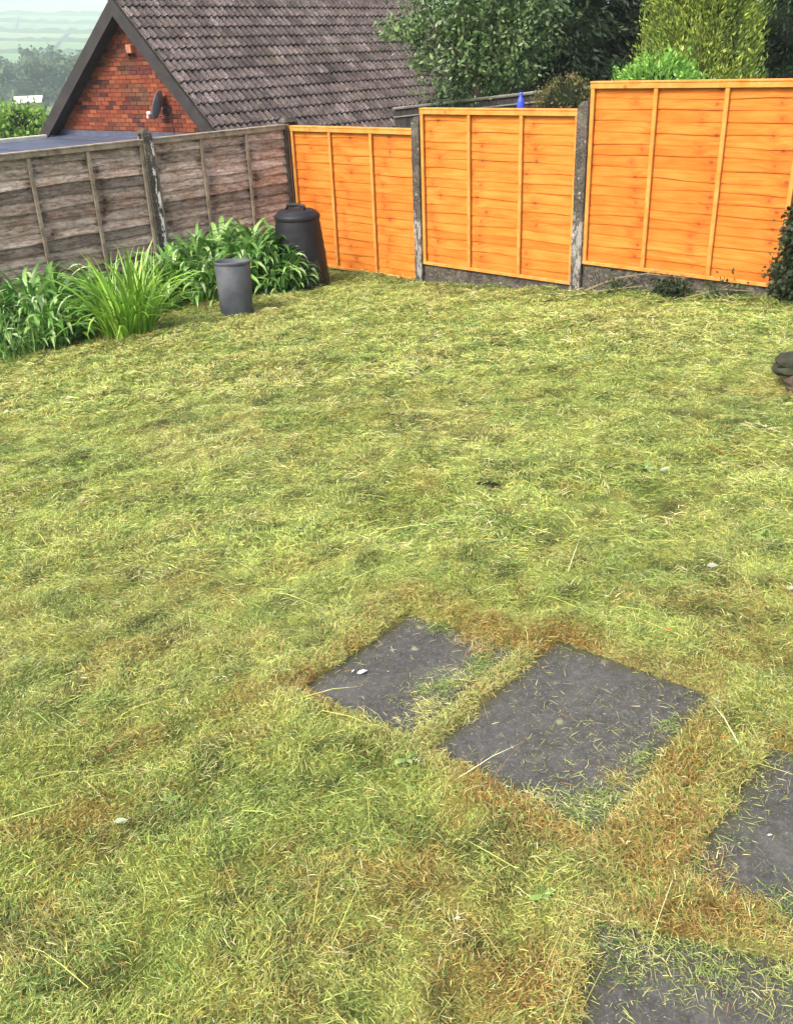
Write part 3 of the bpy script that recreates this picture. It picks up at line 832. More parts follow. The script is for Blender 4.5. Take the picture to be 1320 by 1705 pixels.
# ------------------------------------------------------------------ grass
def blade_mesh(name, x, y, z, phi, el0, el1, L, w_, col, mat, lift=None):
    """n blades: root, mid, tip; el0/el1 are the elevation angles of the two halves"""
    n = len(x)
    h = np.stack([np.cos(phi), np.sin(phi)], 1); s = np.stack([-np.sin(phi), np.cos(phi)], 1)
    V = np.zeros((n, 5, 3))
    root = np.stack([x, y, z], 1)
    m = root.copy(); m[:, :2] += h * (0.5*L*np.cos(el0))[:, None]; m[:, 2] += 0.5*L*np.sin(el0)
    t = m.copy(); t[:, :2] += h * (0.5*L*np.cos(el1))[:, None]; t[:, 2] += 0.5*L*np.sin(el1)
    tilt = rng.normal(0, 0.6, n)
    sw = np.concatenate([s * np.cos(tilt)[:, None], np.sin(tilt)[:, None]], 1) * (w_/2)[:, None]
    V[:, 0] = root - sw; V[:, 1] = root + sw; V[:, 2] = m + sw*0.85; V[:, 3] = m - sw*0.85; V[:, 4] = t
    base = (np.arange(n)*5)[:, None]
    q = base + np.array([0, 1, 2, 3]); tr = base + np.array([3, 2, 4])
    loops = np.concatenate([q, tr], 1).ravel()
    st = np.stack([np.arange(n)*7, np.arange(n)*7 + 4], 1).ravel()
    to = np.tile([4, 3], n)
    cc = np.repeat(col[:, None, :], 5, 1)
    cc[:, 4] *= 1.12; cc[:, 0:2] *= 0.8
    return np_mesh(name, V.reshape(-1, 3), loops, st, to, mat, cc.reshape(-1, 3))

GR = np.array([[0.10, 0.175, 0.036], [0.27, 0.39, 0.085], [0.47, 0.53, 0.145], [0.66, 0.62, 0.22], [0.80, 0.73, 0.41], [0.43, 0.225, 0.06], [0.17, 0.10, 0.04]])
def lawn_colour(x, y, fresh):
    n = len(x)
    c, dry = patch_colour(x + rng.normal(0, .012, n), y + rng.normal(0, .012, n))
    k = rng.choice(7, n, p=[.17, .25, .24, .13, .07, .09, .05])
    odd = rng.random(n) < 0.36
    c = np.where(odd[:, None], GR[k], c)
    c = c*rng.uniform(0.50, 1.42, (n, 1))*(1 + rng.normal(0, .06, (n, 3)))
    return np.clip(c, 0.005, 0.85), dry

def scatter(n, ymin, ymax, marg=0.25):
    """random points on the lawn inside the wedge the camera can see (with a margin to the sides)"""
    X, Y = [], []
    tot = 0
    while tot < n:
        y = rng.uniform(ymin, ymax, n); x = rng.uniform(-5.2, 5.2, n)
        bo, bl = beyond(x, y)
        side = np.abs(x + 0.02*y) - 0.47*y - 0.22
        ok = (bo < -0.03) & (bl < -0.04) & (side < 1.1) & (rng.random(n) < np.where(side < 0.08, 1.0, 0.42))
        X.append(x[ok]); Y.append(y[ok]); tot += ok.sum()
    return np.concatenate(X)[:n], np.concatenate(Y)[:n]

VX, VY, VT, VP = [], [], [], []
def grass_layer(n, ymin, ymax, Lr, wr, el0, el1, lift, inside=0.0, up=False, dens=None):
    x, y = scatter(n, ymin, ymax)
    d = slab_sd(x, y)
    ragged = -0.055*np.clip(noise2(x, y, 0.09, 14)*0.7 + noise2(x, y, 0.03, 12)*0.3 - 0.42, -0.05, 1)
    keep = d > ragged
    bare = np.exp(-((x - 0.877)**2/0.10 + (y - 3.2)**2/0.05))
    hole = np.exp(-(((x - 0.397)/0.085)**2 + ((y - 3.668)/0.05)**2))
    th = noise2(x, y, 0.13, 15)
    keep &= rng.random(len(x)) > 0.75*bare
    keep &= rng.random(len(x)) > 1.3*hole
    keep &= rng.random(len(x)) > 0.5*sstep(0.68, 0.86, th)
    x, y, d = x[keep], y[keep], d[keep]
    n = len(x)
    col, dry = lawn_colour(x, y, 0)
    swirl = noise2(x, y, 0.6, 0)*11 + noise2(x, y, 0.15, 11)*7
    phi = swirl + rng.normal(0, 1.15, n)
    L = rng.uniform(*Lr, n) * (0.75 + 0.6*noise2(x, y, 0.3, 2))
    w_ = rng.uniform(*wr, n)
    e0 = rng.uniform(*el0, n); e1 = rng.uniform(*el1, n)
    z = np.where(d < 0, plane(x, y) + 0.004, ground_z(x, y)) + rng.uniform(0, 1, n)*lift*(0.4 + 1.2*noise2(x, y, 0.17, 3))
    return x, y, z, phi, e0, e1, L, w_, col
def swathes(n, ymin, ymax, Lr, wr, m, r0):
    """little raked bundles of cut grass, the blades of a bundle lying much the same way"""
    x, y = scatter(n, ymin, ymax)
    ok = slab_sd(x, y) > 0.03
    x, y = x[ok], y[ok]; n = len(x)
    ph = rng.uniform(0, 6.28, n)
    tone = rng.choice(5, n, p=[.16, .32, .32, .14, .06])
    X = np.repeat(x, m) + rng.normal(0, r0, n*m)*1.0; Y = np.repeat(y, m) + rng.normal(0, r0, n*m)
    P_ = np.repeat(ph, m) + rng.normal(0, 0.30, n*m) + np.pi*(rng.random(n*m) < .3)
    N = n*m
    c = GR[np.clip(np.repeat(tone, m) + rng.integers(-1, 2, N), 0, 4)]*rng.uniform(.7, 1.2, (N, 1))
    return X, Y, ground_z(X, Y) + rng.uniform(0.004, 0.9*r0 + 0.012, N), P_, rng.uniform(0, .35, N), rng.uniform(-.45, .1, N), rng.uniform(*Lr, N), rng.uniform(*wr, N), c
parts = [
    # far lawn, then middle, then near: upright stubble first, then flattened cut blades over it
    grass_layer(170000, 5.5, 11.4, (0.018, 0.040), (0.0028, 0.0058), (0.1, 1.0), (-0.5, 0.6), 0.016),
    grass_layer(110000, 5.5, 11.4, (0.022, 0.058), (0.0024, 0.0052), (0.0, 0.4), (-0.5, 0.2), 0.026),
    grass_layer(150000, 3.0, 5.6, (0.011, 0.028), (0.0014, 0.0032), (0.1, 1.0), (-0.5, 0.6), 0.014),
    grass_layer(110000, 3.0, 5.6, (0.014, 0.042), (0.0012, 0.0028), (0.0, 0.4), (-0.5, 0.2), 0.022),
    grass_layer(225000, 0.75, 3.1, (0.007, 0.022), (0.0007, 0.0019), (0.1, 1.0), (-0.6, 0.6), 0.014),
    grass_layer(170000, 0.75, 3.1, (0.009, 0.030), (0.0006, 0.0016), (0.0, 0.45), (-0.6, 0.3), 0.020),
    grass_layer(4500, 0.75, 3.3, (0.015, 0.045), (0.0016, 0.0032), (0.0, 0.5), (-0.5, 0.2), 0.024),
    grass_layer(3000, 0.75, 5.0, (0.06, 0.20), (0.0011, 0.0024), (0.0, 0.3), (-0.25, 0.1), 0.030),
    swathes(1000, 0.75, 3.2, (0.018, 0.050), (0.0007, 0.0017), 15, 0.016),
    swathes(1300, 3.0, 6.0, (0.03, 0.07), (0.0014, 0.0030), 14, 0.022),
    swathes(1300, 5.5, 11.4, (0.04, 0.10), (0.0028, 0.0055), 14, 0.032),
]
# thatch ridges round the slabs, leaning over the stone
x, y = scatter(420000, 0.75, 3.2)
d = slab_sd(x, y)
k_ = (d > -0.06*np.clip(noise2(x, y, 0.10, 14)*0.7 + noise2(x, y, 0.03, 12)*0.3 - 0.40, -0.05, 1)) & (d < 0.13*(0.4 + noise2(x, y, 0.14, 6)))
x, y, d = x[k_], y[k_], d[k_]
n = len(x)
eps = 0.01
gx_ = slab_sd(x + eps, y) - slab_sd(x - eps, y); gy_ = slab_sd(x, y + eps) - slab_sd(x, y - eps)
phi = np.arctan2(-gy_, -gx_) + rng.normal(0, 1.7, n)
col, dry = lawn_colour(x, y, 0)
parts.append((x, y, np.where(d < 0, plane(x, y) + 0.003, ground_z(x, y)) + rng.uniform(0, 0.02, n), phi, rng.uniform(0.1, 1.2, n), rng.uniform(-0.8, 0.6, n), rng.uniform(0.008, 0.030, n), rng.uniform(0.0007, 0.0017, n), col))
# torn tufts and heaps of cuttings lying on the two middle slabs
tx_, ty_, tc_ = [], [], []
for k, u_, v_, n_, r_, ci in [(0, .20, .33, 150, .022, 0), (0, .25, .36, 170, .026, 1), (0, .30, .38, 120, .024, 3), (0, .13, .39, 200, .028, 3), (0, .06, .41, 150, .028, 3), (0, .40, .38, 220, .03, 0), (0, .46, .35, 260, .03, 5), (0, .49, .27, 200, .03, 5), (0, .36, .40, 160, .026, 1), (0, .50, .15, 160, .022, 0),
                              (1, .05, .42, 240, .03, 1), (1, .02, .34, 160, .024, 3), (1, .12, .46, 200, .028, 1), (1, .30, .46, 160, .022, 1), (1, .45, .46, 120, .02, 0), (1, .20, .45, 150, .02, 5), (3, .05, .10, 200, .035, 2), (3, .05, .22, 200, .04, 1), (3, .04, .36, 170, .035, 2), (3, .10, .05, 140, .03, 0), (2, .04, .06, 200, .03, 5), (2, .03, .2, 200, .03, 1)]:
    c0, u, v, a, b = SLABS[k]
    uu = u_ + rng.normal(0, r_, n_); vv = v_ + rng.normal(0, r_*.8, n_)
    tx_.append(c0[0] + u[0]*uu + v[0]*vv); ty_.append(c0[1] + u[1]*uu + v[1]*vv)
    cc_ = GR[np.where(rng.random(n_) < .6, ci, rng.choice(5, n_))]*rng.uniform(.55, 1.25, (n_, 1)); tc_.append(cc_)
tx_, ty_, tc_ = np.concatenate(tx_), np.concatenate(ty_), np.concatenate(tc_); n = len(tx_)
parts.append((tx_, ty_, plane(tx_, ty_) + 0.006 + rng.uniform(0, 0.014, n), rng.uniform(0, 6.28, n), rng.uniform(0, .6, n), rng.uniform(-.5, .3, n), rng.uniform(.010, .036, n), rng.uniform(.0006, .0017, n), tc_))
x, y, z, phi, e0, e1, L, w_, col = [np.concatenate([p[i] for p in parts]) for i in range(9)]
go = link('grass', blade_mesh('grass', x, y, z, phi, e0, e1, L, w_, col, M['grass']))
tag(go, kind='stuff')
NBL = len(x)

# cut grass lying on the slabs
x, y = scatter(330000, 0.75, 3.2)
d = slab_sd(x, y)
dens = np.zeros(len(x)); slabz = np.zeros(len(x))
for k in range(4):
    u, v, a, b = slab_uv(k, x, y)
    ins = (u > 0) & (u < a) & (v > 0) & (v < b)
    base = 0.03 + 0.10*sstep(0.55, 0.8, noise2(x, y, 0.12, 3))
    if k == 0: base = base + 0.95*sstep(b - 0.12, b - 0.02, v + 0.10*(noise2(x, y, .07, 5) - .5)) + 0.7*np.exp(-((u - 0.22)/0.10)**2 - ((v - 0.30)/0.05)**2) + 0.8*sstep(a - .10, a - .02, u)
    if k == 1: base = base + 0.16*sstep(0.12, 0.34, v)*sstep(0.9, 0.5, u/a) + 0.5*sstep(b - 0.14, b, v) + 0.35*sstep(0.09, 0.0, u) + 0.5*np.exp(-((u - 0.06)/0.10)**2 - ((v - 0.42)/0.08)**2)
    if k == 2: base = base + 0.6*sstep(0.13, 0.0, v) + 0.5*sstep(0.12, 0.0, u)
    if k == 3: base = base + 1.0*sstep(0.22, 0.05, u + 0.10*(noise2(x, y, .09, 5) - .5)) + 0.08
    dens = np.where(ins, np.maximum(dens, base), dens); slabz = np.where(ins, (-0.003, 0.011, 0.001, -0.001)[k], slabz)
k_ = rng.random(len(x)) < dens*0.85
x, y = x[k_], y[k_]; n = len(x)
colc = GR[rng.choice(7, n, p=[.14, .22, .26, .18, .12, .04, .04])]*rng.uniform(.6, 1.1, (n, 1))
z = plane(x, y) + slabz[k_] + rng.uniform(0, 1, n)*0.02*np.clip(dens[k_], 0.05, 1)
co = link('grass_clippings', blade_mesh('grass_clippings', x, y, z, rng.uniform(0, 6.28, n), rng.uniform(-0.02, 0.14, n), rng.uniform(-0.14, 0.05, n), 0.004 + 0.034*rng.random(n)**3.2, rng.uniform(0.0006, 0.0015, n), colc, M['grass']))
tag(co, kind='stuff')

# ------------------------------------------------------------------ strap-leaved plants
def at(px, py):
    d = F_*FPX + I_*(px - 660) - J_*(py - 852.5)
    t = -1.485/(d.z - 0.0523*d.x + 0.069*d.y)
    return d.x*t, d.y*t
def strap_mesh(seed, rise, curl, width, n=6):
    """unit leaf: grows up and arches over along +x; length about 1"""
    r_ = random.Random(seed)
    vs, fs = [], []
    px, pz, el = 0.0, 0.0, rise
    tw = r_.uniform(-.5, .5)
    for i in range(n + 1):
        t = i/n
        wd = 0.5*(0.55 + 0.9*t - 1.42*t**2.6) if t < 1 else 0.02
        wd = max(wd, 0.02)*width
        ny = math.cos(tw*t); nzv = math.sin(tw*t)
        vs += [(px, -wd*ny, pz + wd*abs(ny)*0.25 - wd*nzv), (px, 0, pz), (px, wd*ny, pz + wd*abs(ny)*0.25 + wd*nzv)]
        px += math.cos(el)/n; pz += math.sin(el)/n
        el -= curl*(0.5 + 1.2*t)/n
    for i in range(n):
        a = 3*i
        fs += [(a, a+3, a+4, a+1), (a+1, a+4, a+5, a+2)]
    return vs, fs
def strap_lib(spec, width):
    out = []
    for k, (rise, curl) in enumerate(spec):
        vs, fs = strap_mesh(k, rise, curl, width)
        mb = MB(); mb.add(vs, fs)
        me = mb.mesh('leaf', M['strap'], smooth=True)
        out.append(me)
    return out
BROAD = strap_lib([(1.45, 1.6), (1.30, 2.4), (1.2, 2.8), (1.4, 2.0), (1.05, 2.5), (0.9, 2.5), (0.75, 2.2), (0.5, 1.8)], 0.145)
FINE = strap_lib([(1.5, 0.8), (1.42, 1.3), (1.3, 1.9), (1.38, 0.9), (1.15, 1.8), (1.0, 1.5), (0.8, 1.2), (1.5, 1.8)], 0.032)
def strap_plant(name, x, y, nleaf, L, spread, lib, cols, label, cat='plant', group=None, squash=1.0, rise=None):
    if rise is None: rise = 1.08*L if lib is BROAD else 0.05
    z = gz(x, y)
    t = empty(name, (x, y, z)); tag(t, label, cat, group)
    if rise > 0.1:
        mb = MB()
        for i in range(26):
            a = random.uniform(0, 6.28); rr = spread*0.9*math.sqrt(random.random())
            mb.tube([(rr*math.cos(a), rr*math.sin(a), -0.05), (rr*1.1*math.cos(a), rr*1.1*math.sin(a), rise*0.95*(1 - 0.75*(rr/spread)**2))], [0.009, 0.005], 5)
        mb.build('stems', M['stem'], t)
    for i in range(nleaf):
        a = random.uniform(0, 2*math.pi); rr = spread*math.sqrt(random.random())
        bx, by = rr*math.cos(a), rr*math.sin(a)*squash
        ha = a + random.gauss(0, 0.8)
        l = L*random.uniform(0.6, 1.12)
        edge = rr/spread
        k = min(len(lib) - 1, int(random.random()*(4 + 4.2*edge)))
        c = random.choice(cols); f = random.uniform(0.65, 1.35)
        wv = random.uniform(0.8, 1.25)
        link('leaf', lib[k], t, loc=(bx, by, -0.02 + gz(x + bx, y + by) - z + rise*random.random()**0.8*(1 - 0.7*edge**2)), rot=(random.gauss(0, .12), random.gauss(0, .12), ha), scale=(l, l*wv, l), color=(c[0]*f, c[1]*f, c[2]*f*random.uniform(.8, 1.2), 1))
    return t
GB = [(0.10, 0.25, 0.04), (0.18, 0.37, 0.07), (0.09, 0.22, 0.04), (0.30, 0.50, 0.15), (0.44, 0.60, 0.27)]
GF = [(0.20, 0.42, 0.04), (0.28, 0.52, 0.06), (0.14, 0.32, 0.03), (0.38, 0.58, 0.11), (0.22, 0.42, 0.04)]
BG = 'broad leaved clumps along the weathered fence'
def bed(s_, off): return CX + s_*DL[0] - NL[0]*off, CY + s_*DL[1] - NL[1]*off
x, y = bed(3.46, 0.55); strap_plant('strap_leaf_plant', x, y, 298, 0.40, 0.30, BROAD, GB, 'broad leaved clump touching the left side of the bright grassy one, leaves drooping', group=BG)
x, y = bed(3.72, 0.55); strap_plant('strap_leaf_plant', x, y, 298, 0.40, 0.34, BROAD, GB, 'broad leaved clump under the left fence panel, second from the left edge of the photo', group=BG)
x, y = bed(4.12, 0.55); strap_plant('strap_leaf_plant', x, y, 290, 0.36, 0.33, BROAD, GB, 'broad leaved clump cut off by the left edge of the photo', group=BG)
x, y = bed(3.78, 0.92); strap_plant('strap_leaf_plant', x, y, 260, 0.31, 0.27, BROAD, GB, 'low broad leaved clump at the front left of the bed, nearest the camera', group=BG)
x, y = bed(4.12, 0.95); strap_plant('strap_leaf_plant', x, y, 200, 0.42, 0.26, FINE, GB, 'low dark narrow leaved clump in the left corner of the photo', group=BG)
x, y = bed(2.95, 0.4); strap_plant('strap_leaf_plant', x, y, 270, 0.36, 0.28, BROAD, GB, 'broad leaved clump against the boards behind the bright grassy one', group=BG)
x, y = bed(2.5, 0.42); strap_plant('strap_leaf_plant', x, y, 220, 0.62, 0.24, FINE, GB + GF, 'mid green narrow leaved clump tucked behind the bright grassy one on its right', group=BG)
x, y = bed(2.15, 0.42); strap_plant('strap_leaf_plant', x, y, 280, 0.42, 0.28, BROAD, GB + GF[:2], 'mid green broad clump at the foot of the white stained post', group=BG)
x, y = bed(1.8, 0.4); strap_plant('strap_leaf_plant', x, y, 290, 0.48, 0.3, BROAD, GB, 'broad strap leaved clump against the boards, left of the grey planter', group=BG)
x, y = bed(1.42, 0.4); strap_plant('strap_leaf_plant', x, y, 298, 0.46, 0.33, BROAD, GB, 'broad strap leaved clump directly behind the grey planter', group=BG)
x, y = bed(1.1, 0.42); strap_plant('strap_leaf_plant', x, y, 298, 0.48, 0.34, BROAD, GB, 'tallest broad strap leaved clump, rising against the weathered fence', group=BG)
x, y = bed(1.9, 0.78); strap_plant('strap_leaf_plant', x, y, 250, 0.36, 0.26, BROAD, GB, 'low broad leaved clump touching the left side of the grey planter', group=BG)
x, y = bed(1.42, 0.8); strap_plant('strap_leaf_plant', x, y, 280, 0.44, 0.3, BROAD, GB, 'broad leaved clump just right of the grey planter', group=BG)
x, y = bed(1.12, 0.78); strap_plant('strap_leaf_plant', x, y, 290, 0.46, 0.28, BROAD, GB, 'broad strap leaved clump in front of the black compost bin, hiding its left side', group=BG)
x, y = bed(1.22, 1.08); strap_plant('strap_leaf_plant', x, y, 240, 0.32, 0.22, BROAD, GB, 'lowest broad leaved clump, spilling onto the lawn beside the compost bin', group=BG)
x, y = at(218, 560); strap_plant('grass_clump', x, y, 298, 0.78, 0.22, FINE, GF, 'bright green fountain of fine grassy blades between the broad leaved clumps', 'plant')

# ------------------------------------------------------------------ compost bin
bx, by = -0.90, 10.0
bin_ = empty('compost_bin', (bx, by, gz(bx, by) - 0.03), R(-25)); tag(bin_, 'black plastic compost bin with round lid standing in the fence corner', 'compost bin'); bin_.scale = (0.83, 0.83, 0.95)
mb = MB()
pr = []
for i_, t in enumerate(np.linspace(0, 1, 25)):
    z = 0.76*t; r0 = 0.355 - 0.080*t**1.25
    pr.append((r0 + (0.004 if i_ % 3 == 1 else 0) + (0.006 if abs(t - 0.5) < 0.04 else 0), z))
pr = [(0.368, 0.0), (0.368, 0.04), (0.356, 0.045)] + pr[1:] + [(0.272, 0.775), (0.245, 0.775)]
mb.lathe(pr, 40); mb.build('body', M['black_plastic'], bin_, smooth=True)
mb = MB(); mb.lathe([(0.272, 0.755), (0.285, 0.765), (0.287, 0.80), (0.275, 0.815), (0.25, 0.822), (0.235, 0.845), (0.20, 0.858), (0.10, 0.862), (0.001, 0.862)], 40)
lid = mb.build('lid', M['black_plastic'], bin_, smooth=True)
mb = MB(); mb.tube([(-0.13, -0.02, 0.862), (-0.12, -0.02, 0.895), (-0.05, -0.02, 0.91), (0.05, -0.02, 0.91), (0.12, -0.02, 0.895), (0.13, -0.02, 0.862)], [0.02]*6, 10); mb.build('handle', M['black_plastic'], lid, smooth=True)
mb = MB()
n = 10
vs = []
for j, z in enumerate(np.linspace(0.03, 0.34, 6)):
    for i in range(n + 1):
        a = R(-90 + 48) + R(46)*(i/n - 0.5)*(1 if z < 0.28 else 0.86)
        r0 = 0.355 - 0.080*(z/0.76)**1.25 + 0.022
        vs.append((r0*math.cos(a), r0*math.sin(a), z))
fs = [(j*(n+1) + i, j*(n+1) + i + 1, (j+1)*(n+1) + i + 1, (j+1)*(n+1) + i) for j in range(5) for i in range(n)]
mb.add(vs, fs)
hat = mb.build('hatch_door', M['black_plastic'], bin_, smooth=True)
sm = hat.modifiers.new('thick', 'SOLIDIFY'); sm.thickness = 0.03; sm.offset = -1

# grey planter
bx, by = -1.405, 8.60
pl = empty('planter', (bx, by, gz(bx, by) - 0.05), R(20)); tag(pl, 'slightly tilted dark grey plastic planter standing on the lawn edge among green leaves', 'planter')
pl.rotation_euler = (R(-3), R(1.5), R(20))
mb = MB(); mb.lathe([(0.001, 0.0), (0.140, 0.0), (0.148, 0.01), (0.156, 0.30), (0.162, 0.545), (0.158, 0.55), (0.154, 0.545), (0.145, 0.30), (0.128, 0.03), (0.001, 0.03)], 36)
mb.build('pot', M['grey_plastic'], pl, smooth=True)
mb = MB(); mb.lathe([(0.1625, 0.530), (0.1665, 0.532), (0.1675, 0.553), (0.165, 0.558), (0.158, 0.558), (0.156, 0.548)], 36)
mb.build('rim', M['grey_plastic'], pl, smooth=True)
mb = MB(); mb.lathe([(0.001, 0.44), (0.08, 0.45), (0.147, 0.43)], 20); mb.build('compost', M['soil'], pl, smooth=True)

# ------------------------------------------------------------------ foliage maker for trees and shrubs
def foliage(name, blobs, n, size, cols, parent, mat=None, shell=0.55, clus=14, crad=0.12, aspect=2.0, mode='any', loc=(0,0,0), bright_tip=0.25, lump=0.25, cmix=0.65):
    """leaf-sized faces in clusters through the outer part of ellipsoids; mode sets how leaves hang"""
    tot = sum(b[3]*b[4]*b[5] for b in blobs)
    P, D, Ccl = [], [], []
    for b in blobs:
        k = max(3, int(n/clus*(b[3]*b[4]*b[5])/tot))
        d = rng.normal(0, 1, (k, 3)); d /= np.linalg.norm(d, axis=1)[:, None]
        rad = (shell + (1 - shell)*rng.random(k)**0.6)
        lumpf = 1 + lump*(noise2(np.arctan2(d[:,1], d[:,0])*1.0, d[:,2]*2.0, 0.45, int(rng.integers(0, 15))) - 0.5)*2
        c = np.array(b[:3]) + d*np.array(b[3:6])*(rad*lumpf)[:, None]
        P.append(c); D.append(d); Ccl.append(rng.random(k))
    P = np.concatenate(P); D = np.concatenate(D); Ccl = np.concatenate(Ccl)
    P = np.repeat(P, clus, 0); D = np.repeat(D, clus, 0); Ccl = np.repeat(Ccl, clus)
    N = len(P)
    off = rng.normal(0, crad, (N, 3))
    if mode == 'droop': off[:, 2] *= 0.45
    if mode == 'plume': off[:, 2] *= 1.7; off[:, :2] *= 0.6
    C = P + off
    if mode == 'any': ax = rng.normal(0, 1, (N, 3)) + D*0.5 + np.array([0, 0, -0.3])
    elif mode == 'droop': ax = D*np.array([1, 1, 0.1]) + rng.normal(0, 0.35, (N, 3)) + np.array([0, 0, -0.45])
    elif mode == 'plume': ax = D*np.array([0.6, 0.6, 0.2]) + rng.normal(0, 0.4, (N, 3)) + np.array([0, 0, 0.9])
    else: ax = D + rng.normal(0, 0.6, (N, 3)) + np.array([0, 0, 0.4])
    ax /= np.linalg.norm(ax, axis=1)[:, None]
    o = np.cross(ax, rng.normal(0, 1, (N, 3))); o /= np.linalg.norm(o, axis=1)[:, None] + 1e-9
    Ls = size*rng.uniform(0.6, 1.4, N)
    a_ = ax*(Ls/2)[:, None]; b_ = o*(Ls/2/aspect)[:, None]
    V = np.stack([C - a_, C + b_, C + a_, C - b_], 1).reshape(-1, 3)
    Q = np.arange(N*4).reshape(N, 4)
    cols = np.array(cols)
    ci = np.clip((Ccl*cmix + rng.random(N)*(1 - cmix))*len(cols), 0, len(cols) - 1).astype(int)
    col = cols[ci]*rng.uniform(0.7, 1.3, (N, 1))
    col = np.repeat(col, 4, 0)
    me = tri_mesh(name, V, Q, mat or M['leaf'], np.clip(col, 0, 1))
    return link(name, me, parent, loc=loc)

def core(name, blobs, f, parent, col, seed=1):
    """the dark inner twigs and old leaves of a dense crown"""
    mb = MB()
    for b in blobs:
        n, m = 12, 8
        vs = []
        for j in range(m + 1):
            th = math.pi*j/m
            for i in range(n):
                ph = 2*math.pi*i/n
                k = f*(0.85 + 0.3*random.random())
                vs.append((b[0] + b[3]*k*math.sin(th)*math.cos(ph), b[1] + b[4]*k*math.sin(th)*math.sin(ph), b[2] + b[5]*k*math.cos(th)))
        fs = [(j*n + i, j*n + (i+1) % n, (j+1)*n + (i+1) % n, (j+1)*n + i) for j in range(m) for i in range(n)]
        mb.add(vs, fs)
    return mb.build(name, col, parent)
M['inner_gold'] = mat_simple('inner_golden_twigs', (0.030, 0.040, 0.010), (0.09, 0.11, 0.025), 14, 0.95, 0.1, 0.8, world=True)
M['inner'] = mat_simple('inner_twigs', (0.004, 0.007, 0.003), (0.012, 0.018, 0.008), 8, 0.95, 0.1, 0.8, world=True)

def trunk(parent, pts, rads, limbs=()):
    mb = MB(); mb.tube(pts, rads, 10)
    for l in limbs: mb.tube(l[0], l[1], 6)
    return mb.build('trunk', M['bark'], parent, smooth=True)

# broadleaf tree in front of the roof's far end
tx, ty = 1.45, 15.2; tz = gz(tx, ty)
t = empty('broadleaf_tree', (tx, ty, tz)); tag(t, 'small leaved grey green tree overhanging the end of the brown tile roof', 'tree')
B0 = -tz
bl = [(0, 0, B0 + 0.55, 1.05, 0.95, 0.95), (-0.25, -0.1, B0 - 0.22, 0.62, 0.6, 0.52), (0.45, 0.0, B0 + 0.05, 0.72, 0.7, 0.68), (-0.55, 0, B0 + 0.28, 0.62, 0.6, 0.42), (0.6, -0.2, B0 + 0.75, 0.62, 0.6, 0.5), (-0.1, 0.1, B0 + 1.4, 0.9, 0.9, 0.7), (0.05, 0.0, B0 - 0.55, 0.36, 0.4, 0.28)]
trunk(t, [(0.1, 0, -0.3), (0.08, 0, B0*0.5), (0.0, 0.0, B0 - 0.2), (-0.05, 0, B0 + 1.2)], [0.12, 0.10, 0.07, 0.03],
      [([(0.05, 0, B0 - 0.5), (-0.4, -0.1, B0 + 0.1), (-0.9, -0.1, B0 + 0.35)], [0.04, 0.025, 0.008]), ([(0.05, 0, B0 - 0.4), (0.4, 0, B0 + 0.2), (0.8, -0.1, B0 + 0.8)], [0.04, 0.025, 0.008]), ([(0, 0, B0), (-0.3, -0.4, B0 + 0.5)], [0.03, 0.008])])
TC = [(0.040, 0.078, 0.026), (0.080, 0.15, 0.045), (0.12, 0.205, 0.07), (0.18, 0.27, 0.105), (0.30, 0.38, 0.20)]
foliage('crown', bl, 15000, 0.075, TC, t, shell=0.35, clus=16, crad=0.11, aspect=2.0, lump=0.45)
sp_ = foliage('outer_sprays', [(-0.95, -0.1, B0 + 0.22, 0.42, 0.3, 0.16), (-1.15, -0.1, B0 + 0.36, 0.25, 0.25, 0.10), (-0.72, -0.1, B0 - 0.10, 0.35, 0.3, 0.13), (0.98, -0.3, B0 + 0.42, 0.42, 0.3, 0.13), (1.0, -0.3, B0 + 0.62, 0.36, 0.3, 0.10), (-0.85, 0, B0 + 0.8, 0.4, 0.3, 0.2), (0.55, -0.2, B0 - 0.35, 0.3, 0.3, 0.2)], 1500, 0.08, TC[2:], t, shell=0.1, clus=12, crad=0.08, mode='droop')

# dark conifers filling the back
def conifer(x, y, h, w, cols, label, mode, n, size, shell, group, cat='tree', inner='inner', f=0.75, lump=0.2, rows=7, top=0.15, clus=14, crad=0.13, cmix=0.65):
    z = gz(x, y)
    t = empty('conifer', (x, y, z)); tag(t, label, cat, group)
    bl = []
    for i in range(rows):
        u = i/(rows - 1)
        r0 = w*(1 - u*(1 - top))*(1 if u > 0.08 else 0.9)
        bl.append((random.gauss(0, .05), random.gauss(0, .05), h*(0.12 + 0.82*u), r0, r0, h*0.6/rows*1.7))
    trunk(t, [(0, 0, -0.3), (0, 0, h*0.5), (0, 0, h*0.95)], [w*0.11, w*0.07, 0.02])
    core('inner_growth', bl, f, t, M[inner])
    foliage('crown', bl, n, size, cols, t, shell=shell, clus=clus, crad=crad, aspect=3.4, mode=mode, lump=lump, cmix=cmix)
    return t
DK = [(0.010, 0.022, 0.010), (0.016, 0.034, 0.014), (0.024, 0.048, 0.020), (0.036, 0.066, 0.026)]
DK2 = [(0.014, 0.034, 0.012), (0.024, 0.055, 0.018), (0.040, 0.085, 0.026), (0.055, 0.105, 0.036)]
GD = [(0.075, 0.125, 0.025), (0.15, 0.23, 0.038), (0.24, 0.34, 0.05), (0.35, 0.45, 0.07), (0.47, 0.55, 0.11)]
conifer(3.25, 18.0, 6.6, 1.5, DK, 'very dark conifer right of the small leaved tree, lower boughs drooping', 'droop', 24000, 0.11, 0.6, 'tall conifers beyond the orange fence')
conifer(4.75, 18.6, 7.0, 1.6, DK, 'very dark conifer directly left of the golden green one', 'droop', 24000, 0.11, 0.6, 'tall conifers beyond the orange fence')
conifer(2.2, 20.5, 6.0, 1.5, DK, 'shaded dark conifer showing through behind the small leaved tree', 'droop', 14000, 0.12, 0.6, 'tall conifers beyond the orange fence')
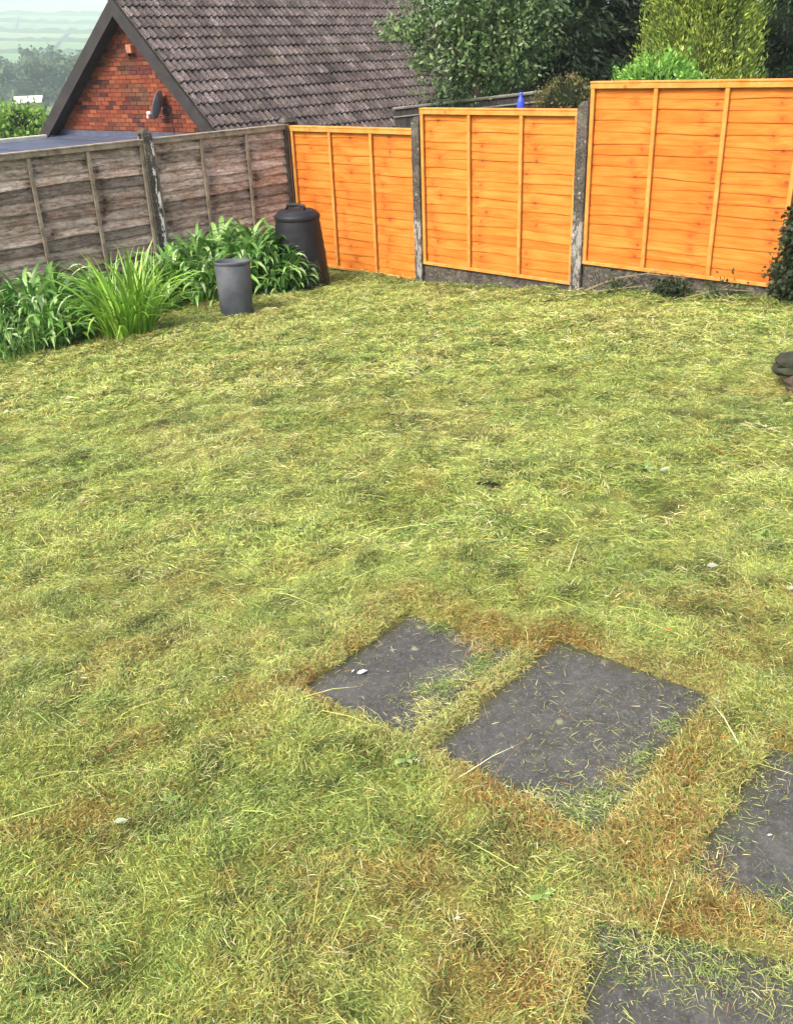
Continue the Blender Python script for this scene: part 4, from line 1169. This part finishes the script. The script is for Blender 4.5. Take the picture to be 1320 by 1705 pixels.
conifer(4.50, 14.2, 5.6, 0.86, GD, 'golden green conifer with upright feathery sprays behind the tallest panel', 'plume', 84000, 0.062, 0.80, 'tall conifers beyond the orange fence', f=0.60, inner='inner_gold', lump=0.24, top=0.75, clus=34, crad=0.085, cmix=0.88)
conifer(7.2, 17.5, 6.5, 1.75, DK2, 'dark green conifer at the right edge, beside the golden green one', 'droop', 24000, 0.10, 0.6, 'tall conifers beyond the orange fence')

def shrub(name, x, y, ztop, rx, rz, cols, label, n, size, mode, cat='shrub', aspect=2.2, crad=0.06, lump=0.15, ry=None, f=0.8):
    z = gz(x, y); t = empty(name, (x, y, z)); tag(t, label, cat)
    H = ztop - z; ry = ry or rx
    bl = [(0, 0, H - rz, rx, ry, rz), (0, 0, (H - rz)*0.5, rx*0.9, ry*0.9, (H - rz)*0.55 + 0.1)]
    trunk(t, [(0, 0, -0.2), (0, 0, H*0.7)], [0.05, 0.02], [([(0, 0, 0.1), (rx*0.4, 0, H*0.6)], [0.03, 0.01]), ([(0, 0, 0.1), (-rx*0.4, 0.1, H*0.6)], [0.03, 0.01])])
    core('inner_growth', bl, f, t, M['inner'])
    foliage('crown', bl, n, size, cols, t, shell=0.82, clus=10, crad=crad, aspect=aspect, mode=mode, lump=lump)
    return t
shrub('bright_shrub', 3.03, 11.0, -0.17, 0.46, 0.32, [(0.09, 0.24, 0.03), (0.16, 0.36, 0.05), (0.24, 0.47, 0.08), (0.32, 0.55, 0.12)], 'bright green rounded shrub peeping over the tallest orange panel', 16000, 0.05, 'out', crad=0.05, lump=0.22, f=0.6)
shrub('clipped_hedge', 2.27, 12.2, -0.34, 0.42, 0.40, [(0.05, 0.075, 0.02), (0.09, 0.12, 0.028), (0.15, 0.15, 0.04), (0.20, 0.13, 0.055), (0.26, 0.15, 0.09)], 'rounded brown green clipped bush behind the post left of the tallest panel', 14000, 0.036, 'out', cat='bush', crad=0.04, ry=0.5)

# ivy at the right-hand end of the orange fence
ix, iy = 3.27, 7.27
z = gz(ix, iy); t = empty('ivy', (ix, iy, z)); tag(t, 'dark small leaved ivy climbing the right end of the tallest orange panel', 'ivy')
bl = [(0.04, 0, 0.18, 0.26, 0.22, 0.25), (0.07, 0, 0.5, 0.24, 0.2, 0.28), (0.12, 0.02, 0.85, 0.18, 0.18, 0.25)]
mb = MB(); mb.tube([(0.1, 0, -0.1), (0.12, 0, 0.5), (0.15, 0.02, 1.0)], [0.02, 0.015, 0.006], 6); mb.build('stem', M['bark'], t)
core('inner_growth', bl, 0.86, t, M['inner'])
foliage('foliage', bl, 11000, 0.042, [(0.014, 0.024, 0.010), (0.024, 0.040, 0.016), (0.045, 0.066, 0.03), (0.09, 0.11, 0.06)], t, shell=0.7, clus=8, crad=0.05, aspect=1.3)

# dark boundary fence beyond, with its pale rail and a blue bottle
f0 = Vector((0.25, 16.5, 0)); f1 = Vector((3.1, 13.2, 0))
dd = (f1 - f0); Lf = dd.length; hd = math.atan2(dd.y, dd.x)
zb = min(gz(f0.x, f0.y), gz(f1.x, f1.y)) - 0.2
t = empty('boundary_fence', (f0.x, f0.y, zb), hd); tag(t, 'dark boarded fence with a pale top rail seen behind the middle orange panel', 'fence')
zt0, zt1 = -0.83 - zb, -0.52 - zb
nb = int(Lf/0.15)
for i in range(nb):
    x0 = i*Lf/nb; zz = zt0 + (zt1 - zt0)*min(1, (i + .5)/nb*1.15)
    mb = MB(); mb.box(x0 + .004, x0 + Lf/nb - .004, -0.012, 0.012, 0, zz - 0.02); mb.build('board', M['dark_fence'], t)
mb = MB()
k = Lf/1.15
mb.tube([(0, -0.03, zt0), (k, -0.03, zt1), (Lf, -0.03, zt1)], [0.022]*3, 6); mb.build('top_rail', M['rail'], t)
mb = MB(); mb.tube([(0, -0.03, zt0 - 0.13), (k, -0.03, zt1 - 0.12), (Lf, -0.03, zt1 - 0.12)], [0.012]*3, 6); mb.build('lower_rail', M['rail'], t)
q = f0 + dd.normalized()*(Lf*0.60)
bo_ = empty('blue_bottle', (1.80, 12.9, -0.82)); tag(bo_, 'bright blue plastic bottle behind the middle orange panel, beside the dark fence', 'bottle')
mb = MB(); mb.lathe([(0.001, 0), (0.045, 0), (0.048, 0.02), (0.048, 0.18), (0.040, 0.22), (0.018, 0.255), (0.017, 0.285), (0.001, 0.285)], 18); mb.build('body', M['blue'], bo_, smooth=True)
mb = MB(); mb.lathe([(0.022, 0.27), (0.022, 0.30), (0.001, 0.302)], 14); mb.build('cap', M['blue'], bo_, smooth=True)
tt = empty('bottle_shelf', (1.80, 12.9, gz(1.80, 12.9))); tag(tt, 'dark timber post standing under the blue bottle behind the middle panel', 'post')
mb = MB(); mb.box(-0.06, 0.06, -0.06, 0.06, -0.1, -0.825 - tt.location.z); mb.build('post_shaft', M['dark_fence'], tt)

# ------------------------------------------------------------------ valley at the left
def far_tree(x, y, h, w, cols, label, n=900, size=0.9, group='trees in the valley'):
    z = gz(x, y); t = empty('valley_tree', (x, y, z)); tag(t, label, 'tree', group)
    bl = []
    for i in range(6):
        bl.append((random.gauss(0, w*.28), random.gauss(0, w*.25), h*random.uniform(.22, .78), w*random.uniform(.35, .55), w*random.uniform(.35, .55), h*random.uniform(.18, .26)))
    trunk(t, [(0, 0, -1), (0, 0, h*.7)], [w*.06, w*.02])
    core('inner_growth', bl, 0.8, t, M['inner'])
    foliage('crown', bl, n, size, cols, t, shell=0.7, clus=8, crad=w*0.08, aspect=1.5, lump=0.3)
VC = [(0.03, 0.055, 0.025), (0.045, 0.08, 0.03), (0.06, 0.105, 0.035), (0.09, 0.14, 0.045)]
VL_ = ['dark rounded tree in the hazy valley wood, left of the roof edge', 'pale green rounded tree in the hazy valley wood', 'tall blue green tree in the hazy valley wood']
random.seed(21)
px_ = 0
vt = []
for row, (Y, n_) in enumerate([(350, 7), (410, 8), (470, 9)]):
    for i in range(n_):
        ax_ = -0.405 + 0.17*(i + random.uniform(.2, .8))/n_
        vt.append((ax_*Y*1.03, Y + random.uniform(-20, 20), row))
vt.sort(key=lambda v: (v[2], v[0]/v[1]))
ORD = ['first', 'second', 'third', 'fourth', 'fifth', 'sixth', 'seventh', 'eighth', 'ninth', 'tenth', 'eleventh']
ROWS = ['nearest', 'middle', 'farthest']
for i_, (x_, y_, row) in enumerate(vt):
    nth = sum(1 for v in vt[:i_] if v[2] == row)
    k = random.randrange(3)
    far_tree(x_, y_, random.uniform(14, 19) + row*2.0, random.uniform(9, 13), [VC, VC[1:] + [(0.12, 0.17, 0.055)], VC[:3]][k], 'hazy %s valley tree, %s from the left in the %s row of the wood' % (['dark', 'pale green', 'blue green'][k], ORD[nth], ROWS[row]), 900, 1.7)
# near bright bush
for (x_, y_, top, rx, lab) in [(-14.25, 40.0, -1.32, 1.2, 'bright green leafy bush beyond the garage roof, right of the other one'), (-16.3, 41.5, -1.32, 1.5, 'bright green leafy bush at the left edge beyond the garage roof')]:
    z = gz(x_, y_); t = empty('leafy_bush', (x_, y_, z)); tag(t, lab, 'bush', 'bright bushes beyond the garage')
    H = top - z
    bl = [(0, 0, H - 0.9, rx, rx, 0.9), (-0.6, -0.3, H - 1.5, rx, rx, 1.0), (0.7, 0.2, H - 1.4, rx*.8, rx, 0.8), (0, 0, H*0.35, rx*1.1, rx*1.1, H*0.35)]
    trunk(t, [(0, 0, -0.3), (0, 0, H*.7)], [0.12, 0.04])
    core('inner_growth', bl, 0.8, t, M['inner'])
    foliage('crown', bl, 11000, 0.17, [(0.09, 0.20, 0.025), (0.16, 0.30, 0.035), (0.24, 0.40, 0.06), (0.32, 0.48, 0.10)], t, shell=0.8, clus=10, crad=0.16, aspect=1.6, mode='out', lump=0.3)
# pale low building
bx, by = -70.6, 205
z = gz(bx, by); fb = empty('valley_building', (bx, by, z), R(8)); tag(fb, 'pale roofed low building in the valley in front of the trees', 'building')
H = -5.3 - z
mb = MB(); mb.box(-2.6, 2.6, 0, 5, -1, H - 0.9); mb.build('wall', M['far_wall'], fb)
mb = MB(); mb.add([(-2.8, -0.3, H - 1.0), (2.8, -0.3, H - 1.0), (2.8, 2.5, H + 0.1), (-2.8, 2.5, H + 0.1), (2.8, 5.3, H - 1.0), (-2.8, 5.3, H - 1.0), (-2.8, -0.3, H - 1.15), (2.8, -0.3, H - 1.15)], [(0,1,2,3), (3,2,4,5), (6,7,1,0)])
mb.build('roof', M['far_roof'], fb)
# hedgerows between the hillside fields
def hedgerow(pts, label, hgt=3.0):
    x0, y0 = pts[0]
    t = MB(); P = []
    for i in range(len(pts) - 1):
        m = 14
        for j in range(m + (1 if i == len(pts) - 2 else 0)):
            u = j/m
            P.append((pts[i][0] + (pts[i+1][0]-pts[i][0])*u, pts[i][1] + (pts[i+1][1]-pts[i][1])*u))
    vs, fs = [], []
    for i, (x, y) in enumerate(P):
        h = hgt*random.uniform(.6, 1.3); z = gz(x, y)
        dx_, dy_ = (P[min(i+1, len(P)-1)][0] - P[max(i-1, 0)][0]), (P[min(i+1, len(P)-1)][1] - P[max(i-1, 0)][1]); l = math.hypot(dx_, dy_) or 1
        nx, ny = -dy_/l*hgt*.6, dx_/l*hgt*.6
        vs += [(x - nx, y - ny, z - 1), (x - nx*.7, y - ny*.7, z + h), (x + nx*.7, y + ny*.7, z + h), (x + nx, y + ny, z - 1)]
    for i in range(len(P) - 1):
        a = 4*i
        for k in range(3): fs.append((a + k, a + k + 4, a + k + 5, a + k + 1))
    t.add(vs, fs)
    o = t.build('hedgerow', M['hedge']); tag(o, label, 'hedge', 'hedgerows across the far hillside')
M['hedge'] = mat_simple('hedge_far', (0.02, 0.035, 0.02), (0.045, 0.065, 0.03), 0.2, 0.95, 0.1, 0.0, world=True)
random.seed(5)
def pol(a, r): return (math.tan(a)*r*1.0, r)
for i_, (r0, r1, h_) in enumerate([(1000, 940, 4), (1170, 1070, 4), (1370, 1240, 5), (1550, 1500, 5), (1820, 1650, 6), (2130, 2220, 14), (2370, 2320, 8)]):
    hedgerow([pol(-0.41, r0), pol(-0.33, (r0 + r1)/2 + random.uniform(-25, 25)), pol(-0.24, r1)], 'long hedgerow across the hazy hillside, %s one up from the wood' % ORD[i_], h_)
for i_, (a_, r0, r1) in enumerate([(-0.37, 1170, 1550), (-0.33, 1370, 1820), (-0.36, 940, 1090), (-0.30, 1000, 1340)]):
    hedgerow([pol(a_, r0), pol(a_ + random.uniform(-.01, .02), r1)], 'short hedgerow running up the hazy hillside, %s' % ['second from the left', 'second from the right', 'leftmost at its foot', 'rightmost, nearest the roof'][i_], 2.5)

# ------------------------------------------------------------------ stones, weeds, twigs, fallen leaves
def stone(x, y, z, sx, sy, sz, mat, label, seed, rz=0.0):
    bm = bmesh.new(); bmesh.ops.create_icosphere(bm, subdivisions=3, radius=1)
    r_ = random.Random(seed)
    ph = [r_.uniform(0, 6) for _ in range(6)]
    for v in bm.verts:
        c = v.co
        # squared-off boulder with uneven faces
        m = max(abs(c.x), abs(c.y), abs(c.z))
        c2 = c/m*0.62 + c*0.38
        k = 1 + 0.09*math.sin(3.1*c.x + ph[0])*math.sin(2.7*c.y + ph[1]) + 0.06*math.sin(6*c.z + ph[2] + 4*c.x) + r_.gauss(0, .012)
        v.co = Vector((c2.x*sx*k, c2.y*sy*k, c2.z*sz*k))
    me = bpy.data.meshes.new('stone'); bm.to_mesh(me); bm.free(); me.materials.append(mat)
    o = link('stone', me, loc=(x, y, z), rot=(r_.gauss(0, .06), r_.gauss(0, .06), rz)); tag(o, label, 'stone', 'stones stacked at the lawn edge')
    return o
gs = gz(2.24, 4.75)
stone(2.27, 4.72, gs + 0.02, 0.13, 0.11, 0.06, M['brown_stone'], 'brown stone on the lawn at the right edge, under the dark mossy one', 3, 0.4)
stone(2.265, 4.84, gs + 0.115, 0.165, 0.13, 0.055, M['stone'], 'dark mossy flat stone lying on top of the brown one at the right edge', 8, -0.3)

def rosette(x, y, n, L, cols, label, flat=0.35, group='small leafy weeds in the lawn', up=0.012):
    z = gz(x, y) + up; t = empty('weed', (x, y, z)); tag(t, label, 'weed', group)
    for i in range(n):
        a = 2*math.pi*i/n + random.gauss(0, .4); c = random.choice(cols); l = L*random.uniform(.4, 0.95)
        mb = MB()
        mb.add([(0, -.03*l, 0), (0, .03*l, 0), (.35*l, .24*l, flat*.35*l), (.35*l, -.24*l, flat*.35*l), (.7*l, .2*l, flat*.5*l), (.7*l, -.2*l, flat*.5*l), (l, 0, flat*.35*l)], [(0,1,2,3), (3,2,4,5), (5,4,6)])
        mb.build('leaf', M['debris'], t, rot=(random.gauss(0, .2), random.gauss(0, .25), a), color=(*c, 1))
WC = [(0.12, 0.22, 0.045), (0.18, 0.30, 0.07), (0.27, 0.38, 0.12)]
for (px, py, n, L, lab) in [(678, 1282, 5, 0.045, 'pale leaved weed just left of the large middle slab'), (1265, 893, 4, 0.06, 'green leaved weed near the right edge, level with the bare patch'), (552, 1405, 3, 0.03, 'tiny pale leaved weed in the foreground lawn'), (1075, 786, 5, 0.07, 'broad pale leaved weed in the middle of the right lawn'), (905, 1512, 4, 0.04, 'weed with bright leaves left of the lower right slab'), (1065, 1492, 3, 0.03, 'small pale weed at the top corner of the lower right slab'), (285, 1335, 4, 0.035, 'green weed among the cut grass on the left foreground')]:
    x, y = at(px, py); rosette(x, y, n, L, WC, lab)
def fallen(px, py, L, col, label, up=0.035, rz=0.0, cat='leaf', name='fallen_leaf'):
    x, y = at(px, py); z = (plane(x, y) + 0.004) if slab_sd(np.array([x]), np.array([y]))[0] < 0 else gz(x, y) + up
    mb = MB()
    mb.add([(-L/2, 0, 0), (-L*.2, L*.2, L*.08), (L*.15, L*.17, L*.12), (L/2, 0, L*.05), (L*.15, -L*.2, L*.1), (-L*.2, -L*.22, L*.02), (0, 0, L*.02)], [(6,0,1), (6,1,2), (6,2,3), (6,3,4), (6,4,5), (6,5,0)])
    o = mb.build(name, M['debris'], loc=(x, y, z), rot=(random.gauss(0, .15), random.gauss(0, .15), rz), color=(*col, 1))
    tag(o, label, cat, 'fallen leaves on the lawn and slabs')
fallen(603, 1121, 0.034, (0.62, 0.62, 0.54), 'curled white leaf lying on the smaller far slab', rz=0.3)
fallen(588, 1119, 0.014, (0.60, 0.60, 0.54), 'small white scrap beside the curled white leaf on the far slab', rz=0.9)
fallen(1110, 1079, 0.022, (0.80, 0.12, 0.04), 'small red leaf on the lawn right of the middle slab')
fallen(205, 1384, 0.034, (0.29, 0.34, 0.22), 'pale leaf on the foreground lawn at the left')
fallen(1107, 790, 0.050, (0.35, 0.39, 0.29), 'white leaf beside the broad leaved weed on the right lawn')
fallen(1183, 962, 0.045, (0.35, 0.36, 0.27), 'pale leaf on the lawn below the bare patch', rz=0.2)
fallen(1281, 1393, 0.012, (0.85, 0.62, 0.62), 'tiny pink petal on the right hand slab')
fallen(762, 1550, 0.014, (0.5, 0.52, 0.42), 'tiny white scrap on the lawn left of the lower right slab')
fallen(1316, 1000, 0.035, (0.35, 0.36, 0.28), 'pale leaf at the right edge above the slabs')
fallen(1040, 1232, 0.02, (0.55, 0.5, 0.3), 'straw coloured leaf fragment near the middle of the large slab', rz=1.1)

# dark worm-cast hole
x, y = at(812, 811)
mb = MB(); r_ = random.Random(4)
n, m = 16, 4
vs = [(0, 0, -0.004)]
for j in range(1, m + 1):
    for i in range(n):
        a = 2*math.pi*i/n; rr = j/m*(1 + 0.25*r_.uniform(-1, 1))
        vs.append((0.060*rr*math.cos(a), 0.045*rr*math.sin(a), 0.010*(1 - (j/m)**2) + 0.006*r_.random() - (0.03 if j == m else 0)))
fs = [(0, 1 + i, 1 + (i+1) % n) for i in range(n)] + [(1 + j*n + i, 1 + (j+1)*n + i, 1 + (j+1)*n + (i+1) % n, 1 + j*n + (i+1) % n) for j in range(m - 1) for i in range(n)]
mb.add(vs, fs); o = mb.build('soil_heap', M['soil'], loc=(x, y, gz(x, y) - 0.004)); tag(o, 'small patch of bare black soil in the middle of the lawn', 'soil')

# weeds and dry twigs at the foot of the tallest panel
def tw(pts, r0, label):
    x, y, z = pts[0]
    mb = MB(); mb.tube([(p[0]-x, p[1]-y, p[2]-z) for p in pts], [r0*(1 - 0.6*i/(len(pts)-1)) for i in range(len(pts))], 6)
    k = len(pts)//2
    p = pts[k]; mb.tube([(p[0]-x, p[1]-y, p[2]-z), (p[0]-x + .1, p[1]-y - .04, p[2]-z + .06)], [r0*.6, r0*.3], 5)
    o = mb.build('twig', M['twig'], loc=(x, y, z)); tag(o, label, 'twig', 'dry twigs at the foot of the fence')
def fl(s, off, up):
    x, y = CX + s*DO[0] - NO[0]*off, CY + s*DO[1] - NO[1]*off
    return (x, y, gz(x, y) + up)
tw([fl(4.0, .12, .03), fl(4.3, .10, .12), fl(4.6, .09, .17), fl(4.95, .08, .15)], 0.010, 'long pale bent twig leaning along the gravel board under the tallest panel')
tw([fl(4.15, .22, .03), fl(4.4, .18, .06), fl(4.75, .2, .10)], 0.008, 'short dry twig lying before the gravel board under the tallest panel')
tw([fl(5.0, .2, .02), fl(5.3, .16, .09), fl(5.6, .18, .06)], 0.007, 'thin dry twig right of the dark weed under the tallest panel')
x, y, z = fl(4.88, .14, 0)
t = empty('weed', (x, y, z)); tag(t, 'dark bushy weed growing at the foot of the tallest orange panel', 'weed', 'weeds along the fence foot')
foliage('foliage', [(0, 0, 0.06, 0.19, 0.10, 0.09)], 900, 0.04, [(0.012, 0.022, 0.010), (0.025, 0.045, 0.018), (0.07, 0.10, 0.04)], t, shell=0.3, clus=8, crad=0.04)
mb = MB()
for i in range(6): mb.tube([(0, 0, 0), (random.gauss(0, .06), random.gauss(0, .04), .12), (random.gauss(0, .12), random.gauss(0, .06), .24)], [.004, .003, .001], 5)
mb.build('stems', M['twig'], t)
for (s, off, n_, lab) in [(4.35, 0.10, 200, 'low green weed beside the twigs under the tallest panel'), (5.35, 0.12, 240, 'low dark weed close to the ivy under the tallest panel')]:
    x, y, z = fl(s, off, 0)
    t = empty('weed', (x, y, z)); tag(t, lab, 'weed', 'weeds along the fence foot')
    foliage('foliage', [(0, 0, 0.02, 0.2, 0.08, 0.05)], n_, 0.04, [(0.03, 0.055, 0.018), (0.06, 0.10, 0.03), (0.11, 0.16, 0.05)], t, shell=0.2, clus=6, crad=0.04, mode='plume')

# ------------------------------------------------------------------ haze
mb = MB(); mb.box(-4400, 4400, -4400, 4400, -26, 240)
k = bpy.data.materials.new('haze_air'); k.use_nodes = True
kt = k.node_tree; kt.nodes.clear()
po = kt.nodes.new('ShaderNodeOutputMaterial'); pv = kt.nodes.new('ShaderNodeVolumePrincipled')
pv.inputs['Color'].default_value = (0.80, 0.95, 1.0, 1); pv.inputs['Density'].default_value = 0.0005; pv.inputs['Anisotropy'].default_value = -0.3
kt.links.new(pv.outputs[0], po.inputs['Volume'])
hz = mb.build('haze', k); tag(hz, kind='stuff')
print('bricks', cnt, 'tiles', len(tiles), 'blades', NBL, 'objects', len(bpy.data.objects))
